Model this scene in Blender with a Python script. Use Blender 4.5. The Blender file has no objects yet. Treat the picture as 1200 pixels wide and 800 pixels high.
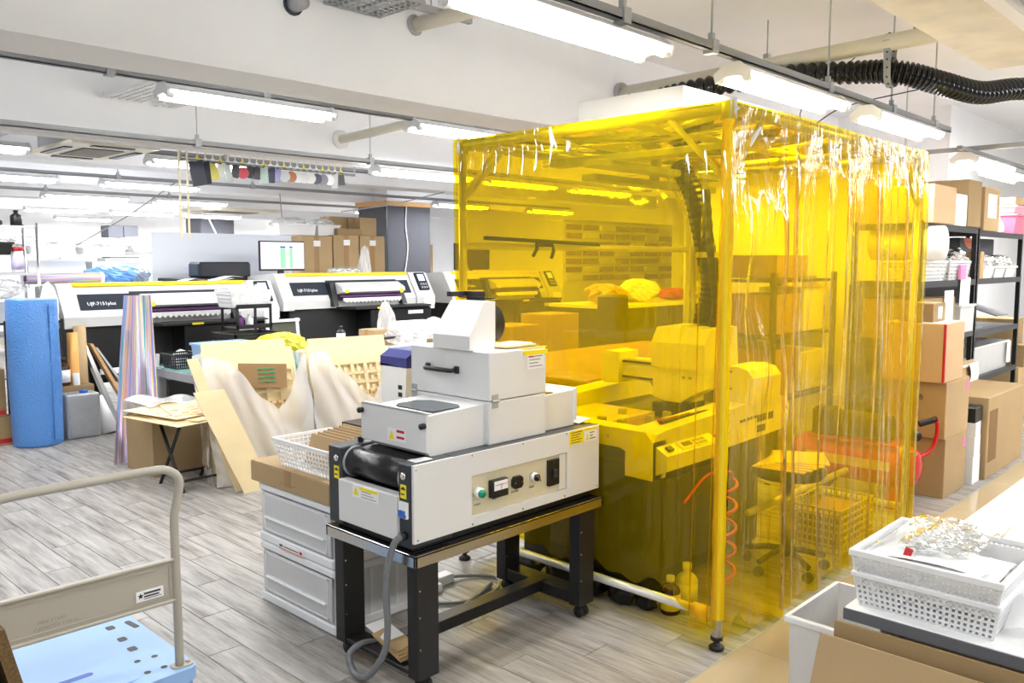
import bpy, math, random
from mathutils import Vector, Matrix
R = random.Random(7)
SC = bpy.context.scene
COL = SC.collection
PI = math.pi

# ------------------------------------------------------------------ camera, sky, exposure
# room axes: +X runs away to the right of the picture, +Y away to the left, Z up (metres)
cd = bpy.data.cameras.new('camera'); cam = bpy.data.objects.new('camera', cd); COL.objects.link(cam)
yaw, pitch = math.radians(43.8), math.radians(5.43)
fwd = Vector((math.cos(yaw)*math.cos(pitch), math.sin(yaw)*math.cos(pitch), -math.sin(pitch)))
cam.location = (0, 0, 1.58)
cam.rotation_euler = fwd.to_track_quat('-Z', 'Y').to_euler()
cd.sensor_width = 36; cd.lens = 36*987/1200; cd.clip_start = .05; cd.clip_end = 200
SC.camera = cam
w = bpy.data.worlds.new('world'); SC.world = w; w.use_nodes = True
w.node_tree.nodes['Background'].inputs[0].default_value = (.93, .97, 1, 1)
w.node_tree.nodes['Background'].inputs[1].default_value = .3      # soft ambient fill added through the open sides behind the camera
SC.view_settings.view_transform = 'Standard'; SC.view_settings.look = 'None'
SC.view_settings.gamma = 1; SC.view_settings.exposure = 0.68
LAMP_W = 14.5

# ------------------------------------------------------------------ materials
MATS = {}
def lin(c):
    return tuple(((v/12.92) if v <= .04045 else ((v+.055)/1.055)**2.4) for v in c)
def mat(name, rgb, rough=.5, metal=0, noise=0, scale=8, bump=0, bscale=60, spec=.5, alpha=1, emit=0, vary=0, trans=0, stretch=None):
    """rgb 0..255 sRGB"""
    if name in MATS: return MATS[name]
    m = bpy.data.materials.new(name); m.use_nodes = True; MATS[name] = m
    nt = m.node_tree; b = nt.nodes['Principled BSDF']; c = (*lin([v/255 for v in rgb]), 1)
    b.inputs['Base Color'].default_value = c; b.inputs['Roughness'].default_value = rough
    b.inputs['Metallic'].default_value = metal; b.inputs['Specular IOR Level'].default_value = spec
    b.inputs['Alpha'].default_value = alpha
    if trans: b.inputs['Transmission Weight'].default_value = trans
    if emit:
        b.inputs['Emission Color'].default_value = c; b.inputs['Emission Strength'].default_value = emit
    col = None
    if noise or bump:
        tc = nt.nodes.new('ShaderNodeTexCoord'); mp = nt.nodes.new('ShaderNodeMapping')
        nt.links.new(tc.outputs['Object'], mp.inputs[0])
        if stretch: mp.inputs['Scale'].default_value = stretch
    if noise:
        n = nt.nodes.new('ShaderNodeTexNoise'); n.inputs['Scale'].default_value = scale; n.inputs['Detail'].default_value = 6
        nt.links.new(mp.outputs[0], n.inputs['Vector'])
        mr = nt.nodes.new('ShaderNodeMapRange'); mr.inputs[1].default_value = .3; mr.inputs[2].default_value = .7
        mr.inputs[3].default_value = 1-noise; mr.inputs[4].default_value = 1+noise*.4
        nt.links.new(n.outputs[0], mr.inputs[0])
        hs = nt.nodes.new('ShaderNodeHueSaturation'); hs.inputs['Color'].default_value = c
        nt.links.new(mr.outputs[0], hs.inputs['Value']); col = hs
        nt.links.new(hs.outputs[0], b.inputs['Base Color'])
    if vary:
        oi = nt.nodes.new('ShaderNodeObjectInfo'); mr = nt.nodes.new('ShaderNodeMapRange')
        mr.inputs[3].default_value = 1-vary; mr.inputs[4].default_value = 1+vary*.5
        nt.links.new(oi.outputs['Random'], mr.inputs[0])
        h2 = nt.nodes.new('ShaderNodeHueSaturation'); h2.inputs['Color'].default_value = c
        if col: nt.links.new(col.outputs[0], h2.inputs['Color'])
        nt.links.new(mr.outputs[0], h2.inputs['Value']); nt.links.new(h2.outputs[0], b.inputs['Base Color'])
    if bump:
        n = nt.nodes.new('ShaderNodeTexNoise'); n.inputs['Scale'].default_value = bscale; n.inputs['Detail'].default_value = 4
        nt.links.new(mp.outputs[0], n.inputs['Vector'])
        bp = nt.nodes.new('ShaderNodeBump'); bp.inputs['Strength'].default_value = bump; bp.inputs['Distance'].default_value = .02
        nt.links.new(n.outputs[0], bp.inputs['Height']); nt.links.new(bp.outputs[0], b.inputs['Normal'])
    return m

WALL = mat('painted_concrete', (243, 244, 246), .8, noise=.03, scale=2, bump=.12, bscale=9)
CEIL = mat('ceiling_paint', (240, 241, 244), .85, noise=.04, scale=1.5, bump=.1, bscale=6)
SOFFIT = mat('worn_soffit_paint', (222, 214, 200), .85, noise=.14, scale=5, bump=.25, bscale=12)
WHITE = mat('white_plastic', (238, 238, 238), .4)
WMETAL = mat('white_coated_steel', (222, 223, 224), .38, bump=.02, bscale=400)
PMETAL = mat('light_grey_coated_steel', (226, 226, 225), .36, bump=.03, bscale=500)
DGREY = mat('dark_slate_steel', (47, 52, 58), .35)
BLACK = mat('black_plastic', (20, 20, 22), .4)
BMATTE = mat('black_powder_coat', (24, 24, 26), .5, bump=.05, bscale=300)
RUBBER = mat('black_rubber', (18, 18, 18), .6)
BELT = mat('black_mesh_belt', (26, 26, 28), .22, bump=.15, bscale=250)
STEEL = mat('brushed_steel', (196, 196, 194), .22, 1, noise=.08, scale=3, stretch=(1, 30, 30))
CHROME = mat('chrome', (215, 215, 215), .12, 1)
ALU = mat('anodised_aluminium', (205, 206, 208), .3, .9)
GALV = mat('galvanised_steel', (176, 178, 180), .45, .3, noise=.08, scale=20)
RAILG = mat('grey_painted_rail', (150, 152, 154), .5, .2)
TUBE = mat('lit_fluorescent_tube', (250, 252, 255), .4, emit=26)
REFL = mat('white_enamel_reflector', (240, 240, 240), .3)
CARD = mat('cardboard', (184, 156, 114), .85, noise=.07, scale=3, vary=.12)
CARDD = mat('cardboard_darker', (162, 135, 94), .85, noise=.08, scale=3, vary=.12)
TAPE = mat('brown_packing_tape', (160, 122, 78), .3)
CTAPE = mat('clear_tape', (200, 180, 150), .15)
PLY = mat('thin_plywood', (246, 226, 180), .7, noise=.06, scale=4, vary=.08, stretch=(1, 8, 1))
PLYD = mat('laser_scorched_wood', (196, 140, 72), .8, noise=.2, scale=30)
PAPER = mat('white_paper', (244, 244, 244), .8)
YELLOW = mat('yellow_trim', (246, 208, 22), .4)
YLAB = mat('yellow_label', (248, 226, 30), .45)
RED = mat('red_enamel', (196, 28, 26), .25)
REDL = mat('red_print', (190, 30, 40), .5)
PINK = mat('pink_label', (240, 130, 175), .6)
BLUEP = mat('pale_blue_plastic', (150, 186, 230), .45, noise=.05, scale=3)
BLUED = mat('navy_plastic', (38, 46, 120), .4)
BLUEM = mat('blue_print', (60, 110, 200), .5)
GREEN = mat('green_print', (30, 150, 95), .5)
GBTN = mat('green_button', (24, 150, 120), .25)
CREAM = mat('cream_panel', (214, 206, 176), .4)
CREAMP = mat('cream_painted_pipe', (224, 218, 200), .45)
TAUPE = mat('taupe_painted_steel', (176, 170, 156), .4, bump=.03, bscale=200)
GCOL = mat('grey_wallcovering', (86, 87, 94), .8)
OAK = mat('pale_wood_trim', (205, 160, 108), .6, noise=.1, scale=10)
BAMBOO = mat('cream_plastic_strip', (240, 226, 190), .5)
GTOP = mat('green_cutting_mat', (92, 150, 142), .55)
FROST = mat('frosted_plastic', (240, 242, 244), .25, spec=.5)
BRTABLE = mat('brown_board', (150, 118, 78), .7, noise=.1, scale=4)
PURPLE = mat('purple_print', (96, 50, 110), .4)

def film_mat(name, tint, haze, hazecol, tlu=.5, bump=.2, bscale=(9, 9, 1.6), rough=.04, ior=1.5, glossmul=1.0):
    m = bpy.data.materials.new(name); m.use_nodes = True; MATS[name] = m; nt = m.node_tree; N = nt.nodes; L = nt.links
    N.clear(); out = N.new('ShaderNodeOutputMaterial')
    tr = N.new('ShaderNodeBsdfTransparent'); tr.inputs[0].default_value = (*tint, 1)
    df = N.new('ShaderNodeBsdfDiffuse'); df.inputs[0].default_value = (*hazecol, 1)
    tl = N.new('ShaderNodeBsdfTranslucent'); tl.inputs[0].default_value = (*hazecol, 1)
    gl = N.new('ShaderNodeBsdfGlossy'); gl.inputs['Roughness'].default_value = rough; gl.inputs['Color'].default_value = (1, 1, .97, 1)
    fr = N.new('ShaderNodeFresnel'); fr.inputs[0].default_value = ior
    mm = N.new('ShaderNodeMath'); mm.operation = 'MULTIPLY'; mm.inputs[1].default_value = glossmul; L.new(fr.outputs[0], mm.inputs[0])
    a = N.new('ShaderNodeAddShader'); mdt = N.new('ShaderNodeMixShader'); mdt.inputs[0].default_value = tlu; L.new(df.outputs[0], mdt.inputs[1]); L.new(tl.outputs[0], mdt.inputs[2])
    m1 = N.new('ShaderNodeMixShader'); m1.inputs[0].default_value = haze; L.new(tr.outputs[0], m1.inputs[1]); L.new(mdt.outputs[0], m1.inputs[2])
    m2 = N.new('ShaderNodeMixShader'); L.new(mm.outputs[0], m2.inputs[0]); L.new(m1.outputs[0], m2.inputs[1]); L.new(gl.outputs[0], m2.inputs[2])
    N.remove(a); L.new(m2.outputs[0], out.inputs[0])
    tc = N.new('ShaderNodeTexCoord'); mp = N.new('ShaderNodeMapping'); mp.inputs['Scale'].default_value = bscale
    ns = N.new('ShaderNodeTexNoise'); ns.inputs['Scale'].default_value = 1; ns.inputs['Detail'].default_value = 3
    L.new(tc.outputs['Object'], mp.inputs[0]); L.new(mp.outputs[0], ns.inputs['Vector'])
    bp = N.new('ShaderNodeBump'); bp.inputs['Strength'].default_value = bump; bp.inputs['Distance'].default_value = .05
    L.new(ns.outputs[0], bp.inputs['Height'])
    L.new(bp.outputs[0], gl.inputs['Normal']); L.new(bp.outputs[0], fr.inputs['Normal'])
    return m
FILM = film_mat('yellow_vinyl_film', (.96, .745, .012), .22, (.97, .76, .015), bump=.45, bscale=(26, 10, 2.6), rough=.03, ior=1.42)
FILMFLAT = film_mat('yellow_vinyl_film_taut', (.97, .77, .012), .13, (.98, .78, .015), bump=.10, bscale=(3, 3, .8), ior=1.42)
CLEAR = film_mat('clear_film', (.97, .98, .98), .16, (.97, .97, .98), bump=.35, bscale=(22, 22, 22), rough=.12, ior=1.4)
BAGC = film_mat('clear_bag_film', (.95, .96, .97), .35, (.95, .95, .97), tlu=.3, bump=.4, bscale=(14, 14, 14), rough=.15, glossmul=.5)
MILKY = film_mat('milky_poly_bag', (.97, .97, .97), .6, (.98, .98, .98), tlu=.3, bump=.5, bscale=(9, 9, 5), rough=.2)
PPCLEAR = film_mat('translucent_polypropylene', (.98, .98, .98), .88, (.98, .98, .99), tlu=.3, bump=.05, bscale=(20, 20, 20), rough=.15)

def holo_mat():
    m = bpy.data.materials.new('holographic_film'); m.use_nodes = True; nt = m.node_tree; b = nt.nodes['Principled BSDF']
    b.inputs['Metallic'].default_value = .2; b.inputs['Roughness'].default_value = .35
    tc = nt.nodes.new('ShaderNodeTexCoord'); mp = nt.nodes.new('ShaderNodeMapping')
    mp.inputs['Scale'].default_value = (1, .03, 1)
    nt.links.new(tc.outputs['UV'], mp.inputs[0])
    n = nt.nodes.new('ShaderNodeTexNoise'); n.inputs['Scale'].default_value = 9; n.inputs['Detail'].default_value = 3
    nt.links.new(mp.outputs[0], n.inputs['Vector'])
    cr = nt.nodes.new('ShaderNodeValToRGB'); e = cr.color_ramp.elements
    cols = [(.12, .62, .52), (.40, .60, .80), (.58, .52, .72), (.80, .74, .58), (.74, .52, .70), (.46, .66, .82), (.80, .78, .40), (.84, .56, .48), (.55, .55, .62), (.45, .45, .78)]
    e[0].position = .36; e[0].color = (*lin(cols[0]), 1); e[1].position = .64; e[1].color = (*lin(cols[-1]), 1)
    for i, c in enumerate(cols[1:-1]):
        q = e.new(.36+.28*(i+1)/9); q.color = (*lin(c), 1)
    nt.links.new(n.outputs[0], cr.inputs[0]); nt.links.new(cr.outputs[0], b.inputs['Base Color'])
    return m
HOLO = holo_mat()
def bubble_mat():
    m = mat('blue_bubble_wrap', (92, 150, 222), .3); nt = m.node_tree; b = nt.nodes['Principled BSDF']
    tc = nt.nodes.new('ShaderNodeTexCoord'); v = nt.nodes.new('ShaderNodeTexVoronoi'); v.inputs['Scale'].default_value = 60
    nt.links.new(tc.outputs['Object'], v.inputs['Vector'])
    bp = nt.nodes.new('ShaderNodeBump'); bp.inputs['Strength'].default_value = .5; bp.inputs['Distance'].default_value = .01
    nt.links.new(v.outputs[0], bp.inputs['Height']); nt.links.new(bp.outputs[0], b.inputs['Normal'])
    return m
BUBBLE = bubble_mat()
def plank_mat(name='whitewashed_plank'):
    m = bpy.data.materials.new(name); m.use_nodes = True; nt = m.node_tree; N = nt.nodes; L = nt.links; b = N['Principled BSDF']
    b.inputs['Roughness'].default_value = .48
    geo = N.new('ShaderNodeNewGeometry'); oi = N.new('ShaderNodeObjectInfo')
    sc = N.new('ShaderNodeVectorMath'); sc.operation = 'MULTIPLY_ADD'; sc.inputs[1].default_value = (26, 2.2, 1)
    L.new(geo.outputs['Position'], sc.inputs[0])
    cmb = N.new('ShaderNodeMath'); cmb.operation = 'MULTIPLY'; cmb.inputs[1].default_value = 50; L.new(oi.outputs['Random'], cmb.inputs[0]); L.new(cmb.outputs[0], sc.inputs[2])
    n = N.new('ShaderNodeTexNoise'); n.inputs['Scale'].default_value = 1; n.inputs['Detail'].default_value = 9; n.inputs['Roughness'].default_value = .68
    L.new(sc.outputs[0], n.inputs['Vector'])
    cr = N.new('ShaderNodeValToRGB'); e = cr.color_ramp.elements
    e[0].position = .30; e[0].color = (*lin((.39, .36, .33)), 1); e[1].position = .68; e[1].color = (*lin((.75, .74, .725)), 1)
    q = e.new(.46); q.color = (*lin((.61, .59, .565)), 1)
    L.new(n.outputs[0], cr.inputs[0])
    # broad worn, darker patches
    n2 = N.new('ShaderNodeTexNoise'); n2.inputs['Scale'].default_value = 1.1; n2.inputs['Detail'].default_value = 5
    L.new(geo.outputs['Position'], n2.inputs['Vector'])
    mr = N.new('ShaderNodeMapRange'); mr.inputs[1].default_value = .35; mr.inputs[2].default_value = .62; mr.inputs[3].default_value = .80; mr.inputs[4].default_value = 1.05
    L.new(n2.outputs[0], mr.inputs[0])
    mr2 = N.new('ShaderNodeMapRange'); mr2.inputs[3].default_value = .94; mr2.inputs[4].default_value = 1.03; L.new(oi.outputs['Random'], mr2.inputs[0])
    mu = N.new('ShaderNodeMath'); mu.operation = 'MULTIPLY'; L.new(mr.outputs[0], mu.inputs[0]); L.new(mr2.outputs[0], mu.inputs[1])
    hs = N.new('ShaderNodeHueSaturation'); L.new(cr.outputs[0], hs.inputs['Color']); L.new(mu.outputs[0], hs.inputs['Value'])
    L.new(hs.outputs[0], b.inputs['Base Color'])
    bp = N.new('ShaderNodeBump'); bp.inputs['Strength'].default_value = .2; bp.inputs['Distance'].default_value = .003
    L.new(n.outputs[0], bp.inputs['Height']); L.new(bp.outputs[0], b.inputs['Normal'])
    return m
PLANK = plank_mat()
TILE = mat('polished_beige_tile', (186, 170, 138), .12, noise=.04, scale=3, vary=.03)
GROUT = mat('grout', (150, 140, 124), .8)

# ------------------------------------------------------------------ mesh builder
class MB:
    def __init__(s): s.v = []; s.f = []; s.uv = None
    def add(s, vs, fs):
        o = len(s.v); s.v += [tuple(p) for p in vs]; s.f += [tuple(i+o for i in f) for f in fs]; return s
    def box(s, x0, x1, y0, y1, z0, z1, b=0):
        if x0 > x1: x0, x1 = x1, x0
        if y0 > y1: y0, y1 = y1, y0
        if z0 > z1: z0, z1 = z1, z0
        b = min(b, (x1-x0)*.45, (y1-y0)*.45, (z1-z0)*.45)
        if b <= 0:
            vs = [(x, y, z) for x in (x0, x1) for y in (y0, y1) for z in (z0, z1)]
            return s.add(vs, [(0, 1, 3, 2), (4, 6, 7, 5), (0, 4, 5, 1), (2, 3, 7, 6), (0, 2, 6, 4), (1, 5, 7, 3)])
        vs = []; C = ((x0, x1), (y0, y1), (z0, z1))
        def sg(i): return 1 if i == 0 else -1
        idx = {}
        for i in (0, 1):
            for j in (0, 1):
                for k in (0, 1):
                    p = (C[0][i], C[1][j], C[2][k]); q = (p[0]+b*sg(i), p[1]+b*sg(j), p[2]+b*sg(k))
                    for a in range(3):   # vertex lying on the face whose normal is axis a
                        t = list(q); t[a] = p[a]; idx[(i, j, k, a)] = len(vs); vs.append(tuple(t))
        fs = []
        for i in (0, 1):
            F = [idx[(i, 0, 0, 0)], idx[(i, 1, 0, 0)], idx[(i, 1, 1, 0)], idx[(i, 0, 1, 0)]]; fs.append(F if i else F[::-1])
            F = [idx[(0, i, 0, 1)], idx[(0, i, 1, 1)], idx[(1, i, 1, 1)], idx[(1, i, 0, 1)]]; fs.append(F if i else F[::-1])
            F = [idx[(0, 0, i, 2)], idx[(1, 0, i, 2)], idx[(1, 1, i, 2)], idx[(0, 1, i, 2)]]; fs.append(F if i else F[::-1])
        for j in (0, 1):
            for k in (0, 1):
                F = [idx[(0, j, k, 1)], idx[(1, j, k, 1)], idx[(1, j, k, 2)], idx[(0, j, k, 2)]]; fs.append(F if j != k else F[::-1])
                F = [idx[(j, 0, k, 2)], idx[(j, 1, k, 2)], idx[(j, 1, k, 0)], idx[(j, 0, k, 0)]]; fs.append(F if j != k else F[::-1])
                F = [idx[(j, k, 0, 0)], idx[(j, k, 1, 0)], idx[(j, k, 1, 1)], idx[(j, k, 0, 1)]]; fs.append(F if j != k else F[::-1])
        for i in (0, 1):
            for j in (0, 1):
                for k in (0, 1):
                    F = [idx[(i, j, k, 0)], idx[(i, j, k, 1)], idx[(i, j, k, 2)]]; fs.append(F if (i+j+k) % 2 else F[::-1])
        return s.add(vs, fs)
    def obox(s, c, sz, rz=0, rx=0, ry=0, b=0):
        t = MB().box(-sz[0]/2, sz[0]/2, -sz[1]/2, sz[1]/2, -sz[2]/2, sz[2]/2, b)
        return s.join(t, Matrix.Translation(c) @ Matrix.Rotation(rz, 4, 'Z') @ Matrix.Rotation(ry, 4, 'Y') @ Matrix.Rotation(rx, 4, 'X'))
    def join(s, t, M=None):
        vs = t.v if M is None else [tuple(M @ Vector(p)) for p in t.v]
        return s.add(vs, t.f)
    def cyl(s, p0, p1, r, n=16, r1=None, cap=True):
        p0, p1 = Vector(p0), Vector(p1); d = (p1-p0).normalized(); r1 = r if r1 is None else r1
        u = d.orthogonal().normalized(); v = d.cross(u); vs = []
        for k in range(n):
            a = 2*PI*k/n; e = u*math.cos(a)+v*math.sin(a); vs += [p0+e*r, p1+e*r1]
        fs = [(2*k, 2*((k+1) % n), 2*((k+1) % n)+1, 2*k+1) for k in range(n)]
        if cap: fs += [tuple(2*k for k in range(n))[::-1], tuple(2*k+1 for k in range(n))]
        return s.add(vs, fs)
    def tube(s, pts, r, n=10, rf=None, cap=True):
        P = [Vector(p) for p in pts]; m = len(P); prev = None; rings = []
        for i in range(m):
            d = (P[min(i+1, m-1)]-P[max(i-1, 0)]).normalized()
            if prev is None: u = d.orthogonal().normalized()
            else: u = (prev-d*prev.dot(d)).normalized()
            prev = u; v = d.cross(u); rr = rf(i) if rf else r
            rings.append([P[i]+(u*math.cos(2*PI*k/n)+v*math.sin(2*PI*k/n))*rr for k in range(n)])
        vs = [p for q in rings for p in q]
        fs = [(i*n+k, i*n+(k+1) % n, (i+1)*n+(k+1) % n, (i+1)*n+k) for i in range(m-1) for k in range(n)]
        if cap: fs += [tuple(range(n))[::-1], tuple((m-1)*n+k for k in range(n))]
        return s.add(vs, fs)
    def lathe(s, c, prof, n=24):
        vs = []; m = len(prof)
        for (r, z) in prof:
            for k in range(n): a = 2*PI*k/n; vs.append((c[0]+r*math.cos(a), c[1]+r*math.sin(a), c[2]+z))
        fs = [(i*n+k, i*n+(k+1) % n, (i+1)*n+(k+1) % n, (i+1)*n+k) for i in range(m-1) for k in range(n)]
        fs += [tuple(range(n))[::-1], tuple((m-1)*n+k for k in range(n))]
        return s.add(vs, fs)
    def prism(s, poly, ax, a, b):
        """poly of 2D points in the plane normal to axis ax (0: (y,z), 1: (x,z), 2: (x,y)), from a to b"""
        def P(t, p): return (t, p[0], p[1]) if ax == 0 else ((p[0], t, p[1]) if ax == 1 else (p[0], p[1], t))
        n = len(poly); vs = [P(a, p) for p in poly]+[P(b, p) for p in poly]
        fs = [tuple(range(n))[::-1], tuple(range(n, 2*n))]+[(k, (k+1) % n, (k+1) % n+n, k+n) for k in range(n)]
        return s.add(vs, fs)
    def grid(s, fn, nu, nv):
        vs = [fn(i/nu, j/nv) for j in range(nv+1) for i in range(nu+1)]; W = nu+1
        s.uv = [(i/nu, j/nv) for j in range(nv+1) for i in range(nu+1)]
        return s.add(vs, [(j*W+i, j*W+i+1, (j+1)*W+i+1, (j+1)*W+i) for j in range(nv) for i in range(nu)])
    def lattice(s, A, B, C, D, nu, nv, w, t):
        """openwork wall: corners A (bottom left) B (bottom right) C (top right) D (top left)"""
        A, B, C, D = map(Vector, (A, B, C, D)); nrm = (B-A).cross(D-A).normalized()*t/2
        def P(u, v): return (A*(1-u)+B*u)*(1-v)+(D*(1-u)+C*u)*v
        def bar(p, q, side):
            h = side.normalized()*w/2
            s.add([p-h-nrm, p+h-nrm, p+h+nrm, p-h+nrm, q-h-nrm, q+h-nrm, q+h+nrm, q-h+nrm],
                  [(0, 1, 2, 3), (7, 6, 5, 4), (0, 4, 5, 1), (1, 5, 6, 2), (2, 6, 7, 3), (3, 7, 4, 0)])
        for i in range(nu+1): bar(P(i/nu, 0), P(i/nu, 1), (B-A))
        for j in range(nv+1): bar(P(0, j/nv), P(1, j/nv), (D-A))
        return s
    def mesh(s, name, off=(0, 0, 0), smooth=False):
        me = bpy.data.meshes.new(name)
        me.from_pydata([(p[0]-off[0], p[1]-off[1], p[2]-off[2]) for p in s.v], [], s.f)
        if s.uv and len(s.uv) == len(s.v):
            ul = me.uv_layers.new(name='uv')
            for l in me.loops: ul.data[l.index].uv = s.uv[l.vertex_index]
        if smooth: me.polygons.foreach_set('use_smooth', [True]*len(me.polygons))
        me.update(); return me

def worldloc(o):
    v = Vector((0, 0, 0))
    while o: v += o.location; o = o.parent
    return v
def tag(o, label=None, cat=None, group=None, kind=None):
    if label: o['label'] = label
    if cat: o['category'] = cat
    if group: o['group'] = group
    if kind: o['kind'] = kind
    return o
def thing(name, label, cat, loc=(0, 0, 0), group=None):
    o = bpy.data.objects.new(name, None); COL.objects.link(o); o.location = loc; o.empty_display_size = .1
    return tag(o, label, cat, group)
def part(name, mb, m, parent, smooth=False, label=None, kind=None):
    o = bpy.data.objects.new(name, mb.mesh(name, worldloc(parent), smooth)); o.data.materials.append(m)
    COL.objects.link(o); o.parent = parent
    return tag(o, label, None, None, kind)
def solo(name, mb, m, label, cat, group=None, kind=None, smooth=False):
    xs = [p[0] for p in mb.v]; ys = [p[1] for p in mb.v]; zs = [p[2] for p in mb.v]
    c = ((min(xs)+max(xs))/2, (min(ys)+max(ys))/2, min(zs))
    o = bpy.data.objects.new(name, mb.mesh(name, c, smooth)); o.data.materials.append(m); o.location = c
    COL.objects.link(o); return tag(o, label, cat, group, kind)
def struct(name, mb, m, label=None, cat='wall', smooth=False):
    return solo(name, mb, m, label or name.replace('_', ' '), cat, kind='structure', smooth=smooth)
def copy_tree(o, parent=None):
    c = o.copy(); COL.objects.link(c); c.parent = parent
    for ch in list(o.children): copy_tree(ch, c)
    return c
def text(name, s, size, M, m, parent, ext=.0006):
    cu = bpy.data.curves.new(name, 'FONT'); cu.body = s; cu.size = size; cu.extrude = ext; cu.resolution_u = 2
    t = bpy.data.objects.new(name, cu); COL.objects.link(t)
    bpy.context.view_layer.update()
    me = bpy.data.meshes.new_from_object(t.evaluated_get(bpy.context.evaluated_depsgraph_get()))
    bpy.data.objects.remove(t); me.name = name
    off = worldloc(parent); me.transform(Matrix.Translation(-off) @ M)
    o = bpy.data.objects.new(name, me); me.materials.clear(); me.materials.append(m); COL.objects.link(o); o.parent = parent
    return o
def face_mX(x, y, z, tilt=0):   # writing on a face that looks to -X, reading from +Y to -Y
    return Matrix.Translation((x, y, z)) @ Matrix.Rotation(-PI/2, 4, 'Z') @ Matrix.Rotation(PI/2-tilt, 4, 'X')
def face_mY(x, y, z, tilt=0):   # writing on a face that looks to -Y, reading towards +X
    return Matrix.Translation((x, y, z)) @ Matrix.Rotation(PI/2-tilt, 4, 'X')
def arc(pts, n=8):
    """smooth Catmull-Rom through points"""
    P = [Vector(p) for p in pts]; P = [P[0]*2-P[1]]+P+[P[-1]*2-P[-2]]; out = []
    for i in range(1, len(P)-2):
        for k in range(n):
            t = k/n; a, b, c, d = P[i-1:i+3]
            out.append(.5*((2*b)+(c-a)*t+(2*a-5*b+4*c-d)*t*t+(3*b-a-3*c+d)*t**3))
    out.append(P[-2]); return out

# ------------------------------------------------------------------ floor
fl = struct('floor', MB().box(-2, 15, 1.632, 22, -.06, -.004), GROUT, 'whitewashed wood plank floor of the workshop', 'floor')
pmesh = MB().box(-.0735, .0735, -.458, .458, -.006, 0, .0012).mesh('plank'); pmesh.materials.append(PLANK)
cells = []
for i in range(0, 100):
    x = -.6+.15*(i+.5); off = (i*.37) % .92
    for j in range(-1, 22):
        y = 1.632+off-.92+.92*(j+.5); a = math.degrees(math.atan2(y, x))
        if y+.458 < 1.66 or not (8 < a < 80) or y > 18 or math.hypot(x, y) < 1.7: continue
        cells.append((math.hypot(x, y), x, y))
cells.sort()
for d, x, y in cells[:300]:
    o = bpy.data.objects.new('plank', pmesh); COL.objects.link(o); o.parent = fl; cy0 = max(y-.458, 1.634); cy1 = y+.458
    o.location = Vector((x, (cy0+cy1)/2, 0))-fl.location; o.scale = (1, (cy1-cy0)/.916, 1)
rest = MB()
for d, x, y in cells[300:]: rest.box(x-.0735, x+.0735, max(y-.458, 1.634), y+.458, -.006, 0)
part('planking', rest, PLANK, fl, kind='stuff')
ft = struct('floor', MB().box(-2, 15, -3, 1.628, -.06, -.004), GROUT, 'polished beige tile floor strip beside the wood planks', 'floor')
for i in range(-3, 12):
    for j in range(3):
        x = 3.077+.9*i; y = 1.628-.9*j
        if x < 1 or x > 12: continue
        part('tile', MB().box(x+.0015, x+.8985, y-.8985, y, -.01, 0, .0008), TILE, ft)
struct('trim_1', MB().box(-2, 15, 1.628, 1.634, -.02, .0005), GALV, 'thin joint strip between tile and plank floor', 'trim')

# ------------------------------------------------------------------ shell
CZ = 3.25
struct('ceiling', MB().box(-2, 15, -2.5, 22, CZ, CZ+.1), CEIL, 'white painted concrete ceiling', 'ceiling')
struct('wall_back', MB().box(-2, 15, 21.5, 21.7, 0, CZ), WALL, 'far white wall beyond the work floor')
struct('wall_right', MB().box(14, 14.2, -2.5, 21.5, 0, CZ), WALL, 'white painted wall at the far right')
struct('wall_right', MB().box(9.9, 14, 2.98, 5.9, 0, CZ), WALL, 'white wall block behind the booth and black racks')
beams = [(4.2, 4.62, 2.58), (6.75, 6.92, 2.5), (9.3, 9.75, 2.6), (11.9, 12.3, 2.6), (14.9, 15.3, 2.6), (18.6, 19, 2.6)]
for k, (y0, y1, z) in enumerate(beams):
    mb = MB(); xs = [-2+.8*i for i in range(22)]; rr = random.Random(k)
    for i in range(21):   # slightly uneven plastered lower edge
        za, zb = z+rr.uniform(-.004, .004), z+rr.uniform(-.004, .004)
        mb.box(xs[i], min(xs[i+1], 14), y0, y1, (za+zb)/2, CZ)
    struct('ceiling_beam', mb, WALL, 'deep white painted concrete beam, number %s from the camera' % ('one', 'two', 'three', 'four', 'five', 'six')[k], 'beam')
struct('soffit', MB().box(2.0, 5.12, -1.2, 1.37, 2.6, CZ, .012), SOFFIT, 'worn beige concrete soffit at the upper right corner', 'beam')
def column(x0, x1, y0, y1, z1, label, m=GCOL):
    c = thing('column', label, 'column', ((x0+x1)/2, (y0+y1)/2, 0)); tag(c, kind='structure')
    part('cladding', MB().box(x0, x1, y0, y1, 0, z1-.08, .01), m, c)
    t = part('wood_trim', MB().box(x0-.04, x1+.04, y0-.04, y1+.04, z1-.08, z1, .006), OAK, c)
    part('corner_strip', MB().box(x0-.004, x0+.02, y0-.004, y0+.02, 0, z1-.085), DGREY, c)
    part('capital', MB().box(x0+.06, x1-.06, y0+.06, y1-.06, z1, CZ), WALL, c)
    return c
c = column(8.92, 9.9, 11.5, 12.3, 2.6, 'wide grey clad column with wood trim behind the cartons')
part('white_cable', MB().tube(arc([(9.35, 11.49, 2.6), (9.32, 11.485, 2.2), (9.36, 11.485, 1.8), (9.28, 11.485, 1.3)]), .012, 6), WHITE, c, True)
c = column(8.75, 9.55, 17.9, 18.6, 2.62, 'small far grey column with wood trim behind the white partition')
part('white_cable', MB().tube(arc([(8.9, 17.89, 2.62), (9.05, 17.88, 2.3), (9.2, 17.88, 2.0)]), .02, 6), WHITE, c, True)
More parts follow.
